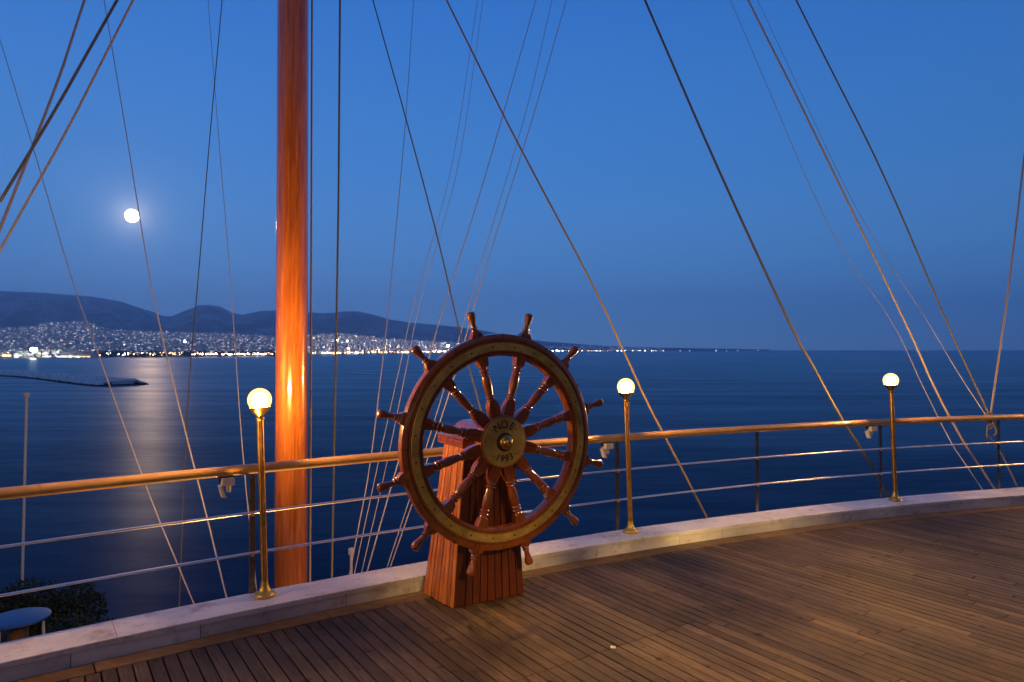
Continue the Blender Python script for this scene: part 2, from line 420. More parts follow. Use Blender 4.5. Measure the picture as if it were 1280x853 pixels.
L(math_node(nt, 'MULTIPLY_ADD', n1, .20, .245), glo.inputs['Roughness']); L(bmp_.outputs[0], glo.inputs['Normal'])
mx = N(nt, 'ShaderNodeMixShader'); n5 = noise_tex(nt, P, .035, 7, .7, (.12, 1, 1)); n6 = noise_tex(nt, P, .4, 5, .65, (.2, 1, 1))
stk = math_node(nt, 'ADD', math_node(nt, 'MULTIPLY_ADD', n5, 1.5, .0), math_node(nt, 'MULTIPLY_ADD', n6, .9, -.2))
L(math_node(nt, 'MULTIPLY', math_node(nt, 'MULTIPLY', math_node(nt, 'POWER', fre.outputs[0], 1.35), .62), stk), mx.inputs[0]); L(dif.outputs[0], mx.inputs[1]); L(glo.outputs[0], mx.inputs[2])
L(mx.outputs[0], [n for n in nt.nodes if n.bl_idname == 'ShaderNodeOutputMaterial'][0].inputs['Surface'])
M['sea'] = m
se = MB(); s_ = 18500
se.poly([(-s_, -s_, SEA), (s_, -s_, SEA), (s_, s_, SEA), (-s_, s_, SEA)])
sea = se.build('sea', M['sea']); tag(sea, 'calm dark blue sea out to the horizon', kind='structure')

# ================================================================== far coast
def lerp_table(tab, u):
    if u <= tab[0][0]: return tab[0][1]
    for (a, va), (b, vb) in zip(tab, tab[1:]):
        if u <= b: 
            f = (u - a) / (b - a); return va + (vb - va) * f
    return tab[-1][1]
SHORE = [(-400, 449), (0, 448.3), (150, 447.6), (340, 446), (400, 444.3), (480, 442.6), (560, 441.2), (640, 440.1), (700, 439.9), (830, 439.6), (960, 439.4)]
CTOP = [(-400, 417), (-100, 415), (0, 413.5), (46, 412), (56, 406.5), (112, 405.5), (128, 413), (150, 416), (220, 418), (300, 421), (345, 423), (400, 420), (430, 418.5), (480, 424), (560, 429), (640, 431), (700, 432.5), (830, 435), (960, 437.4)]
RIDGE = [(-400, 372), (-200, 358), (-60, 360), (0, 364), (50, 366), (90, 369), (120, 371.5), (150, 377), (180, 387), (205, 395.5), (214, 395.5), (235, 387), (250, 382), (262, 381), (275, 384), (290, 391), (302, 394), (325, 389), (345, 388), (400, 391.5), (415, 391.5), (432, 389), (447, 389.5), (465, 393), (485, 399), (510, 403), (560, 407.5), (600, 412.5), (640, 420), (680, 427), (740, 431.5), (780, 433.5), (850, 435.2), (960, 437)]
CH = CAMZ - SEA
def depth_sh(u): return F * CH / (lerp_table(SHORE, u) - HZ)
def terr(u, Y):
    """height above the sea of the far coast at bearing u and depth Y"""
    s0 = depth_sh(u)
    if Y < s0: return -8 * (1 - Y / s0) * 40 if Y < s0 * .99 else -2
    yc = s0 * (1.85 if s0 < 6000 else 1.2); hc = CH + (HZ - lerp_table(CTOP, u)) / F * yc
    yr = max(11500, s0 * 1.4); hr = CH + (HZ - lerp_table(RIDGE, u)) / F * yr
    ym = yc + (yr - yc) * .25
    if Y < yc:
        f = (Y - s0) / (yc - s0); h = 1.5 + (hc - 1.5) * f ** 1.35
    elif Y < ym:
        f = (Y - yc) / (ym - yc); h = hc * (1 - .25 * math.sin(f * math.pi / 2))
    elif Y <= yr:
        f = (Y - ym) / (yr - ym); f2 = f ** 1.25; h = hc * .75 + (hr - hc * .75) * f2
        X = (u - CX) / F * Y; p = Vector((X / 1400, Y / 1400, 3.1))
        rg = 0; amp = 1.0
        for o in range(7): rg += (1 - abs(noise.noise(p)) * 2 - .55) * amp; p = p * 2.1; amp *= .5
        h += rg * (hr - hc * .75) * .30 * math.sin(f * math.pi) ** .8 if hr > hc else 0
        h += noise.noise(Vector((u / 9., f * 2, 0))) * (hr * .010)
    else:
        f = (Y - yr) / (yr * .25); h = hr * (1 - f) 
    return h
us = [-400 + 3 * i for i in range(455)]
NR = 74
co = MB()
for u in us:
    s0 = depth_sh(u); yc = s0 * (1.85 if s0 < 6000 else 1.2); yr = max(11500, s0 * 1.4)
    Ys = [s0 * .985, s0 * .9999] + [s0 + (yc - s0) * i / 16 for i in range(1, 17)] + [yc + (yr - yc) * i / 50 for i in range(1, 51)] + [yr * (1 + .03 * i) for i in range(1, 7)]
    for Y in Ys:
        h = terr(u, Y); X = (u - CX) / F * Y
        co.v.append((X, Y, SEA + h))
for i in range(len(us) - 1):
    for j in range(NR - 1):
        a = i * NR + j; co.face((a, a + NR, a + NR + 1, a + 1))
m, nt, b, L = new_mat('coast_land'); geo = N(nt, 'ShaderNodeNewGeometry'); P = geo.outputs['Position']
n1 = noise_tex(nt, P, .0016, 12, .72); n2 = noise_tex(nt, P, .02, 4, .6); bump(nt, noise_tex(nt, P, .0022, 10, .7), 1.0, 420, b)
r = ramp(nt, [(.40, (.12, .12, .125)), (.5, (.36, .34, .355)), (.60, (.80, .77, .79))]); L(n1, r.inputs[0])
c = mixc(nt, .35, r.outputs[0], n2, 'MULTIPLY')
sp_ = N(nt, 'ShaderNodeSeparateXYZ'); L(P, sp_.inputs[0])
quay = ramp(nt, [(0, (1, 1, 1)), (.5, (1, 1, 1)), (1, (0, 0, 0))]); L(math_node(nt, 'MULTIPLY_ADD', sp_.outputs[2], 1 / 4., -SEA / 4.), quay.inputs[0])
c = mixc(nt, quay.outputs[0], c, (.62, .58, .54)); L(c, b.inputs['Base Color']); b.inputs['Roughness'].default_value = .95
M['coast'] = m
o = co.build('hills', M['coast'], smooth=180, fix=False); tag(o, 'bare mountain ridges and coastal plain across the bay', kind='structure')

# city ------------------------------------------------------------------
m, nt, b, L = new_mat('city_plaster'); at_ = N(nt, 'ShaderNodeAttribute', attribute_name='rnd'); oi = N(nt, 'ShaderNodeObjectInfo')
fr = math_node(nt, 'FRACT', math_node(nt, 'MULTIPLY', math_node(nt, 'ADD', at_.outputs['Fac'], oi.outputs['Random']), 5.7))
r = ramp(nt, [(0, (.45, .42, .38)), (.4, (.75, .72, .67)), (.75, (.85, .83, .80)), (1, (.55, .42, .33))]); L(fr, r.inputs[0]); L(r.outputs[0], b.inputs['Base Color']); b.inputs['Roughness'].default_value = .8
M['plaster'] = m
LC = [('warm_city_light', (1, .62, .28)), ('orange_city_light', (1, .40, .10)), ('white_city_light', (.85, .95, 1)), ('green_white_light', (.85, 1, .75))]
for nme, c in LC: M[nme] = emis(nme, c, 22, False)
M['window_glow'] = emis('window_glow', (1, .68, .36), 3.0, False)
rc = random.Random(21)
def add_building(mb, x, y, z, w, d, h, rz):
    mb.r = rc.random(); mb.mi = 0
    mb.box((x, y, z + h / 2 - 3), (w, d, h + 6), rz)
    for _ in range(3):
        mb.mi = 1; a = rc.uniform(-.2, .2) * w; s_, zz_ = rc.uniform(1.5, 5.0), z + rc.uniform(.25, .92) * h; q0 = Vector((math.cos(rz), math.sin(rz), 0)); q1 = Vector((math.sin(rz), -math.cos(rz), 0)); c_ = Vector((x, y, zz_)) + q0 * a + q1 * (d / 2 + .15)
        mb.poly([c_ - q0 * s_ - Vector((0, 0, .7)), c_ + q0 * s_ - Vector((0, 0, .7)), c_ + q0 * s_ + Vector((0, 0, .7)), c_ - q0 * s_ + Vector((0, 0, .7))]); mb.mi = 0
    if rc.random() < .5: mb.box((x + rc.uniform(-.2, .2) * w, y, z + h + 1.2), (w * .3, d * .3, 2.5), rz)
variants = []
for k in range(14):
    w, d, h = rc.uniform(12, 24), rc.uniform(12, 18), rc.choice((9, 12, 15, 18, 21)); mb = MB(); mb.r = rc.random()
    mb.box((0, 0, h / 2 - 2), (w, d, h + 4)); mb.box((rc.uniform(-.25, .25) * w, 0, h + 1.4), (w * .3, d * .3, 2.8))
    fl = int(h / 3)
    for f_ in range(fl):
        mb.mi = 0; mb.box((0, -d / 2 - .6, 3 * f_ + .4), (w * .9, 1.2, .35))
        for q in range(int(w / 4)):
            if rc.random() < .17:
                mb.mi = 1; mb.box((-w / 2 + 2 + q * 4, -d / 2 - .05, 3 * f_ + 1.8), (1.6, .3, 1.5))
    variants.append(mb.mesh('apartment_block', [M['plaster'], M['window_glow']]))
def spot(u, f):
    s0 = depth_sh(u); Y = s0 + (s0 * (.85 if s0 < 6000 else .2)) * f; return (u - CX) / F * Y, Y, SEA + terr(u, Y)
n = 0
for k in range(290):
    u = rc.uniform(-20, 345) if k < 215 else rc.uniform(385, 600)
    x, y, z = spot(u, rc.uniform(.06, .26) if u < 385 else rc.uniform(.02, .06))
    o = link_copy('apartment_block', variants[k % 14], None, (x, y, z), (0, 0, rc.uniform(-.5, .5)))
    zn = next(z for lim, z in ((42, 'left of the brightest floodlight'), (122, 'behind the marina hall'), (235, 'behind the dark trees under the moon'), (360, 'just left of the wooden mast'), (470, 'just right of the wooden mast'), (999, 'by the upper left of the ship wheel')) if u < lim)
    tag(o, 'small pale apartment block on the far shore ' + zn, 'building', 'far apartment blocks ' + zn)
ct = MB()
for k in range(15000):
    u = rc.uniform(-60, 350) if rc.random() < .84 else (rc.uniform(385, 600) if rc.random() < .9 else rc.uniform(600, 830))
    f = .04 + .96 * rc.random() ** .75
    dens = .0 * noise.noise(Vector((u / 30., f * 3, 0)))
    if dens < -.28: continue
    x, y, z = spot(u, f)
    w = rc.uniform(8, 22); add_building(ct, x, y, z, w, rc.uniform(8, 18), rc.choice((6, 9, 9, 12, 12, 15, 18)), rc.uniform(-.6, .6))
M['facade_glow_strip'] = emis('facade_glow_strip', (.95, .88, .92), 1.1, False)  # glowing strips added on the facades to lift the town's overall brightness
o = ct.build('distant_city', [M['plaster'], M['facade_glow_strip']], fix=False); tag(o, 'mass of tiny pale houses covering the far coast', kind='stuff')
# lights of the city
cl = MB()
def light(u, f, size, mi, up=5):
    x, y, z = spot(u, f); cl.mi = mi; s = size * y / 2200; b0 = len(cl.v)
    cl.v += [(x - s, y - s, z + up), (x + s, y - s, z + up), (x + s, y + s, z + up), (x - s, y + s, z + up), (x, y, z + up + 1.4 * s), (x, y, z + up - 1.4 * s)]
    for q in ((0, 1, 4), (1, 2, 4), (2, 3, 4), (3, 0, 4), (1, 0, 5), (2, 1, 5), (3, 2, 5), (0, 3, 5)): cl.face([b0 + i for i in q])
for k in range(800):
    u = rc.uniform(-40, 345) if rc.random() < .6 else rc.uniform(385, 640)
    light(u, rc.random() ** 1.3, rc.choice((.35, .45, .6, .8)), rc.choice((0, 0, 0, 1, 2, 2)), 12)
for k in range(330):   # along the front, denser and warmer to the right
    u = rc.choice((rc.uniform(120, 345), rc.uniform(240, 345), rc.uniform(385, 640), rc.uniform(390, 600), rc.uniform(385, 600)))
    light(u, rc.uniform(.005, .05), rc.choice((.6, .8, 1.2, 1.5)), rc.choice((0, 0, 1, 1, 2)), rc.uniform(5, 9))
for k in range(70):
    u = rc.uniform(640, 830); light(u, rc.uniform(.0, .06), rc.choice((.5, .9, 1.2)), rc.choice((0, 2, 2)), 8)
for u in (850, 862, 895, 908, 922, 948): light(u, .01, .7, 2, 8)
for k in range(26): light(rc.uniform(-2, 25), rc.uniform(.0, .03), rc.choice((.5, .9)), rc.choice((0, 2, 3)), 6)
for k in range(34): light(rc.uniform(55, 120), rc.uniform(.0, .02), rc.choice((.5, .8, 1.0)), rc.choice((0, 2, 2)), 3)
o = cl.build('city_lights', [M[x[0]] for x in LC], fix=False); tag(o, 'scattered street and window lights of the city', kind='stuff')

# single bright things on the far shore
def far_mast(u, f, h, size, mi, label):
    x, y, z = spot(u, f); e = empty('floodlight_mast', (x, y, z)); tag(e, label, 'floodlight')
    p = MB(); p.tube([(0, 0, 0), (0, 0, h)], .5, 6); p.build('pole', M['steel'], e)
    q = MB(); s = size * y / 2200; q.box((0, 0, h), (s * 2.2, s * .8, s * 1.5)); q.build('lamp_head', M[LC[mi][0]], e)
M['stadium'] = emis('stadium_light', (.9, 1, .72), 60, False)
LC.append(('stadium', (.9, 1, .72)))
far_mast(42, .02, 22, 7.5, 4, 'brightest white floodlight on the far left shore')
far_mast(72, .01, 16, 1.2, 2, 'small floodlight mast beside the marina right of the brightest floodlight')
far_mast(421, .55, 20, 3.0, 4, 'white floodlight above the far town just right of the mast')
far_mast(434, .52, 20, 2.2, 2, 'smaller white floodlight above the white tower on the far shore')
far_mast(560, .35, 30, 3.6, 4, 'bright white floodlight on the far shore left of the wheel top')
far_mast(696, .05, 14, 1.6, 0, 'bright warm light on the far shore right of the wheel top')
far_mast(231, .45, 20, 2.4, 4, 'white floodlight in the middle of the city left of the mast')
# long lit building on the hill
x, y, z = spot(72, .88); e = empty('hilltop_building', (x, y, z)); tag(e, 'long low floodlit building near the top of the city hill', 'building')
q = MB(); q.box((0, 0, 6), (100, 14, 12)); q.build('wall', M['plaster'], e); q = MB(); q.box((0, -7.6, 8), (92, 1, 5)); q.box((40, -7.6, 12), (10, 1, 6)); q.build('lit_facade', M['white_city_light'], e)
x, y, z = spot(436, .04); e = empty('white_tower', (x, y, z)); tag(e, 'white floodlit tower block standing on the far shore', 'tower')
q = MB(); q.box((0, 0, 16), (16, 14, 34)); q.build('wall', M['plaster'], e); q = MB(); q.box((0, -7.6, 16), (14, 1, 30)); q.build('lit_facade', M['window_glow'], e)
# marina hall, quay
x, y, z = spot(96, .012); e = empty('marina_hall', (x, y, z)); tag(e, 'long pale marina hall with a lit front on the far left shore', 'building')
q = MB(); q.box((0, 0, 7), (105, 26, 16)); q.build('wall', M['plaster'], e); q = MB(); q.box((0, 0, 16.5), (108, 28, 3), top=(.8, .5)); q.build('roof', M['plaster'], e)
q = MB(); q.box((0, -13.6, 1.6), (96, 1, 2)); q.build('lit_front', M['window_glow'], e)
x, y, z = spot(10, .012); e = empty('harbour_office', (x, y, z)); tag(e, 'low harbour building with warm lit windows at the left edge', 'building')
q = MB(); q.box((0, 0, 6), (46, 20, 14)); q.build('wall', M['plaster'], e); q = MB(); q.box((4, -10.6, 6), (24, 1, 5)); q.build('lit_window', M['window_glow'], e)
# moored yachts
def yacht_mesh(Lh):
    h = MB(); h.rings([[(-Lh / 2, -1.6, 0), (-Lh / 2, 1.6, 0), (-Lh / 2, 2, 2), (-Lh / 2, -2, 2)], [(0, -1.9, -.2), (0, 1.9, -.2), (0, 2.4, 2), (0, -2.4, 2)], [(Lh / 2, -.1, .6), (Lh / 2, .1, .6), (Lh / 2 + 1.5, .2, 2.6), (Lh / 2 + 1.5, -.2, 2.6)]])
    c = MB(); c.box((-1, 0, 2.9), (Lh * .45, 3, 1.8), top=(.8, .8)); k = MB(); k.tube([(1, 0, 2), (1, 0, 2 + Lh)], .18, 5)
    return h.mesh('hull', M['white_plastic']), c.mesh('cabin', M['white_plastic']), k.mesh('mast', M['steel'])
ym = yacht_mesh(15)
for k in range(12):
    u = 48 + k * 7.5 + rc.uniform(-2, 2); s0 = depth_sh(u) * .993
    e = empty('moored_yacht', ((u - CX) / F * s0, s0, SEA), rc.uniform(-.4, .4)); tag(e, 'tiny white yacht moored on the far shore by the marina hall', 'boat', 'yachts moored by the marina hall')
    for nme, me in zip(('hull', 'cabin', 'mast'), ym): link_copy(nme, me, e)
# dark trees on the far promenade
tr = MB()
for k in range(900):
    u = rc.choice((rc.uniform(112, 345), rc.uniform(112, 200), rc.uniform(240, 345), rc.uniform(400, 560))); f = rc.uniform(.035, .075)
    x, y, z = spot(u, f); s = rc.uniform(3, 7); h = rc.uniform(5, 15)
    for q in range(3): 
        a = Vector((x + rc.uniform(-s, s), y + rc.uniform(-s, s), z + h * rc.uniform(.3, 1))); b0 = len(tr.v); w = s * rc.uniform(.5, 1)
        tr.v += [tuple(a + Vector(v) * w) for v in ((1, 0, 0), (0, 1, .2), (-1, 0, 0), (0, -1, -.2), (0, 0, 1.1), (0, 0, -.8))]
        for t_ in ((0, 1, 4), (1, 2, 4), (2, 3, 4), (3, 0, 4), (1, 0, 5), (2, 1, 5), (3, 2, 5), (0, 3, 5)): tr.face([b0 + i for i in t_])
o = tr.build('promenade_trees', M['leaf'], fix=False); tag(o, 'dark belt of trees along the far promenade', kind='stuff')

# breakwater --------------------------------------------------------------
m, nt, b, L = new_mat('rubble_rock'); geo = N(nt, 'ShaderNodeNewGeometry'); at_ = N(nt, 'ShaderNodeAttribute', attribute_name='rnd')
r = ramp(nt, [(0, (.62, .60, .57)), (1, (.90, .88, .85))]); L(at_.outputs['Fac'], r.inputs[0])
sp = N(nt, 'ShaderNodeSeparateXYZ'); L(geo.outputs['Position'], sp.inputs[0])
wet = ramp(nt, [(.0, (.05, .05, .05)), (.5, (.08, .08, .08)), (.62, (1, 1, 1))]); L(math_node(nt, 'MULTIPLY_ADD', sp.outputs[2], 1 / 2.0, -SEA / 2.0), wet.inputs[0])
L(mixc(nt, 1., r.outputs[0], wet.outputs[0], 'MULTIPLY'), b.inputs['Base Color']); b.inputs['Roughness'].default_value = .9
M['rubble'] = m
cen = [at(-260, 465, 700), at(0, 467, 665), at(60, 468, 610), at(115, 471, 560), at(150, 474, 515), at(184, 476, 478)]
cen = [Vector((p.x, p.y, SEA)) for p in cen]
cen = [Vector(((u - CX) / F * Y, Y, SEA)) for u, Y in ((-260, 735), (-60, 705), (0, 680), (50, 622), (84, 565), (116, 512), (138, 486), (154, 473))]
def path(s):
    s = max(0, min(len(cen) - 1.001, s)); i = int(s); return cen[i].lerp(cen[i + 1], s - i)
e = empty('breakwater', cen[-1]); tag(e, 'pale rubble breakwater reaching into the bay on the left', 'breakwater')
core = MB(); rr = []
for i in range(57):
    s = i / 8.; p = path(s) - cen[-1]; tt = (path(s + .05) - path(s - .05)).normalized(); nn = Vector((-tt.y, tt.x, 0)); w = 17 * (1 if i < 54 else .6)
    rr.append([p + nn * w + Vector((0, 0, -2)), p + nn * w * .55 + Vector((0, 0, 3.0)), p - nn * w * .55 + Vector((0, 0, 3.0)), p - nn * w + Vector((0, 0, -2))])
core.rings(rr); core.build('core', M['rubble'], e)
rk = MB()
for k in range(5200):
    s = rc.uniform(0, 7); p = path(s) - cen[-1]; tt = (path(s + .05) - path(s - .05)).normalized(); nn = Vector((-tt.y, tt.x, 0)); q = rc.uniform(-1, 1) * 17
    z = 3.0 if abs(q) < 9 else 3.0 - (abs(q) - 9) * .45
    c_ = p + nn * q + Vector((0, 0, z + rc.uniform(-.3, .5))); w = rc.uniform(.7, 1.8); rk.r = rc.random(); b0 = len(rk.v)
    rk.v += [tuple(c_ + Vector(v) * w * rc.uniform(.75, 1.2)) for v in ((1, 0, 0), (0, 1, .2), (-1, 0, 0), (0, -1, -.2), (0, 0, .8), (0, 0, -.8))]
    for t_ in ((0, 1, 4), (1, 2, 4), (2, 3, 4), (3, 0, 4), (1, 0, 5), (2, 1, 5), (3, 2, 5), (0, 3, 5)): rk.face([b0 + i for i in t_])
o = rk.build('rocks', M['rubble'], e, fix=False); tag(o, kind='stuff')
# wake streaks left on the water by a passing boat
m, nt, b, L = new_mat('foam_wake'); geo = N(nt, 'ShaderNodeNewGeometry'); tc = N(nt, 'ShaderNodeTexCoord')
n1 = noise_tex(nt, geo.outputs['Position'], .03, 4, .6)
b.inputs['Base Color'].default_value = (.8, .84, .9, 1); b.inputs['Roughness'].default_value = .8
L(math_node(nt, 'MULTIPLY', n1, 1.3), b.inputs['Alpha']); M['wake'] = m
wk = MB()
def strip(pts, w, z):
    P_ = [(u, y) for u, y in pts]
    for (u0, y0), (u1, y1) in zip(P_, P_[1:]):
        Y0, Y1 = F * CH / (y0 - HZ), F * CH / (y1 - HZ); X0, X1 = (u0 - CX) / F * Y0, (u1 - CX) / F * Y1
        wk.poly([(X0, Y0 - w * Y0 * Y0 / 21300 / 2, z), (X1, Y1 - w * Y1 * Y1 / 21300 / 2, z), (X1, Y1 + w * Y1 * Y1 / 21300 / 2, z), (X0, Y0 + w * Y0 * Y0 / 21300 / 2, z)])
strip([(437, 465.6), (452, 464.2), (480, 463.4), (540, 462.7), (620, 462.2)], .9, SEA + .25)
strip([(437, 466.4), (470, 468.2), (520, 469), (620, 470.6), (700, 472), (900, 475.5), (1010, 476.6), (1300, 478)], .8, SEA + .3)
strip([(700, 473.2), (1000, 474.8), (1300, 475)], .5, SEA + .35)
o = wk.build('wake', M['wake']); tag(o, 'thin pale wake streaks across the calm water', kind='stuff')

# ================================================================== moon
q = MB(); MD = 60000; mp = Vector((0, 0, CAMZ)) + MOON_DIR * MD; q.sphere((0, 0, 0), MD * 7.2 / F, 32, 20)
M['moon'] = emis('moon_face', (1, .93, .74), 9, False)
o = q.build('moon', M['moon'], smooth=180); o.location = mp; tag(o, 'full bright moon low in the evening sky', 'moon')

# ================================================================== lower ledge things
def bush(loc, size, n, label):
    e = empty('bush', loc); tag(e, label, 'bush'); rr_ = random.Random(int(loc[0] * 100) + n)
    f = MB()
    cl_ = [(Vector((rr_.uniform(-1, 1) * size[0], rr_.uniform(-1, 1) * size[1], size[2] * rr_.uniform(.35, .85))), rr_.uniform(.25, .45)) for _ in range(16)]
    for k in range(n):
        c, r_ = rr_.choice(cl_); d = Vector((rr_.gauss(0, 1), rr_.gauss(0, 1), rr_.gauss(0, 1))).normalized()
        p = c + d * r_ * size[2] * rr_.uniform(.6, 1.05); a = Vector((rr_.gauss(0, 1), rr_.gauss(0, 1), rr_.gauss(0, 1) + .6)).normalized() * rr_.uniform(.028, .06)
        s = a.orthogonal().normalized() * .011 * rr_.uniform(.8, 1.4); f.r = rr_.random()
        f.poly([p - s, p + a * .5 - s * 1.3, p + a, p + a * .5 + s * 1.3, p + s])
    f.build('foliage', M['leaf'], e, fix=False)
    s = MB()
    for c, _ in cl_: s.tube([(0, 0, 0), c * .5 + Vector((0, 0, .1)), c], [.035, .02, .01], 5)
    s.build('stems', M['bark'], e)
GZ = -3.0
bush((at(98, 700, 9.6).x, 9.6, GZ), (.40, .3, .85), 9000, 'dark rounded bush below the kerb at lower left')
bush((at(30, 700, 11.2).x, 11.2, GZ), (1.0, .3, .75), 8000, 'dark bush behind the blue table below the terrace')
bush((at(-90, 700, 10.6).x, 10.6, GZ), (.9, .5, .9), 6000, 'dark bush at the far left edge below the terrace')
# blue round table
tp = at(23, 772, 8.5); e = empty('garden_table', (tp.x, tp.y, GZ)); tag(e, 'round blue topped table on brown barrel base below the kerb', 'table')
hT = tp.z - GZ
q = MB(); q.lathe([(.33, hT - .03), (.345, hT - .015), (.34, hT), (.32, hT + .004), (.02, hT + .004)], 40); q.build('tabletop', M['blue'], e, smooth=35)
q = MB(); q.lathe([(.09, 0), (.12, .05), (.14, hT * .4), (.125, hT * .7), (.10, hT - .12), (.12, hT - .10), (.12, hT - .031)], 20); q.build('barrel', M['pot'], e, smooth=35)
for k in range(3):
    a = R(20 + 120 * k); q = MB(); q.tube([(.26 * math.cos(a), .26 * math.sin(a), hT - .031), (.31 * math.cos(a), .31 * math.sin(a), 0)], .018, 8); q.build('leg', M['white_plastic'], e, smooth=60)
# thin poles
def thin_pole(u, ytop, Y, lean, label, r_=.022):
    p = at(u, ytop, Y); e = empty('light_pole', (p.x + lean, p.y, GZ)); tag(e, label, 'pole'); h = p.z - GZ
    q = MB(); q.tube([(0, 0, 0), (-lean * .5, 0, h * .5), (-lean, 0, h)], r_, 10); q.build('pole', M['white_plastic'], e, smooth=60)
    q = MB(); q.lathe([(r_ * 2, h - .03), (r_ * 2.3, h - .01), (r_ * 2.3, h + .03), (r_ * 1.4, h + .04), (.001, h + .042)], 14, org=(-lean, 0, 0)); q.build('cap', M['white_plastic'], e, smooth=40)
thin_pole(33.5, 494, 11.6, -.06, 'tall thin steel pole with flat cap at the left edge')
thin_pole(439, 690, 7.2, .02, 'short slender pole with pale cap seen between ropes behind the railing', .014)

# ================================================================== mast
MY = 5.25; mx = at(364.8, 400, MY).x
e = empty('wooden_mast', (mx, MY, GZ)); tag(e, 'tall varnished reddish wooden mast beyond the railing', 'mast')
q = MB(); zz = [0, 1, 2, 3, 4, 5, 6, 8, 10, 13, 17]; prof = [(.124 - .0011 * z, z) for z in zz]
q.lathe(prof, 48); q.build('pole', M['mastwood'], e, smooth=60)
q = MB(); q.lathe([(.17, 0), (.17, .06), (.135, .10), (.135, .16), (.122, .17)], 32); q.build('mast_step', M['steel'], e, smooth=40)
for k, (a, z0, z1) in enumerate(((R(-100), 4.25, 12.), (R(-78), 4.25, 12.), (R(-128), 5.1, 12.5), (R(-60), .2, 4.2))):   # narrow staves let in along the mast
    q = MB(); r0 = .1215
    q.hexa([(math.cos(a - .07) * .1, math.sin(a - .07) * .1, z0), (math.cos(a + .07) * .1, math.sin(a + .07) * .1, z0), (math.cos(a + .07) * (r0 - .0011 * z0 + .0035), math.sin(a + .07) * (r0 - .0011 * z0 + .0035), z0), (math.cos(a - .07) * (r0 - .0011 * z0 + .0035), math.sin(a - .07) * (r0 - .0011 * z0 + .0035), z0),
            (math.cos(a - .07) * .09, math.sin(a - .07) * .09, z1), (math.cos(a + .07) * .09, math.sin(a + .07) * .09, z1), (math.cos(a + .07) * (r0 - .0011 * z1 + .0035), math.sin(a + .07) * (r0 - .0011 * z1 + .0035), z1), (math.cos(a - .07) * (r0 - .0011 * z1 + .0035), math.sin(a - .07) * (r0 - .0011 * z1 + .0035), z1)])
    q.build('stave', M['mastwood'], e)

# ================================================================== railing
RT0, RT1 = 1.64, 2.98
def r_rail(t): 
    q = max(-.2, min(.2, t - 2.0)); return 23.550 - .19 * q
rail = empty('railing', pol(23.55, 2.1, KH)); tag(rail, 'terrace railing with round wooden handrail and thin steel bars', 'railing')
RO = rail.location.copy()
RZ = .81
stan = [1.8253 - .0703 * k for k in range(3, 0, -1)] + [1.82527, 1.8971, 1.96696, 2.03647, 2.1015, 2.16645] + [2.16645 + .064 * k for k in range(1, 13)]
hj = [RT0, 1.757, 1.8203, 1.90, 1.985, 2.062, 2.137, 2.215, 2.30, 2.38, 2.46, 2.54, 2.62, 2.7, 2.78, 2.86, RT1]
for a, b_ in zip(hj, hj[1:]):
    n = max(4, int((b_ - a) * 120)); q = MB(); q.r = rc.random(); c = pol(r_rail((a + b_) / 2), (a + b_) / 2, KH + RZ)
    ang_ = (a + b_) / 2 + math.pi / 2; mt = Matrix.Rotation(-ang_, 4, 'Z')
    q.tube([mt @ (pol(r_rail(t), t, KH + RZ) - c) for t in [a + .00004 + (b_ - a - .00008) * i / n for i in range(n + 1)]], .033, 20)
    o = q.build('handrail', M['railwood'], rail, smooth=50); o.location = c - RO; o.rotation_euler = (0, 0, ang_)
for z in (.528, .267):
    q = MB(); q.tube([pol(r_rail(t) - .016, t, KH + z) - RO for t in [RT0 + (RT1 - RT0) * i / 180 for i in range(181)]], .0085, 10); q.build('steel_bar', M['steel'], rail, smooth=60)
qs = MB(); w_, h_, c_ = .0185, .006, .0018
qs.rings([[(x, y, z) for x, y in ((-h_ + c_, -w_), (h_ - c_, -w_), (h_, -w_ + c_), (h_, w_ - c_), (h_ - c_, w_), (-h_ + c_, w_), (-h_, w_ - c_), (-h_, -w_ + c_))] for z in (0, RZ - .02)]); M['steel_dark'] = plain('brushed_steel', (.20, .20, .22), .3, 1, var=.2, vs=20); qs_me = qs.mesh('stanchion', M['steel_dark'])
qf = MB(); qf.lathe([(.035, 0), (.035, .006), (.024, .012), (.0195, .03)], 20); qf_me = qf.mesh('flange', M['steel'], 50)
qc = MB(); qc.box((-.012, 0, 0), (.022, .016, .026)); qc_me = qc.mesh('bar_clip', M['steel'])
for t in stan:
    if t < RT0 or t > RT1: continue
    p = pol(r_rail(t), t, KH - .01) - RO; s = link_copy('stanchion', qs_me, rail, p, (0, 0, t))
    for z in (.528, .267): link_copy('bar_clip', qc_me, s, (0, 0, z))

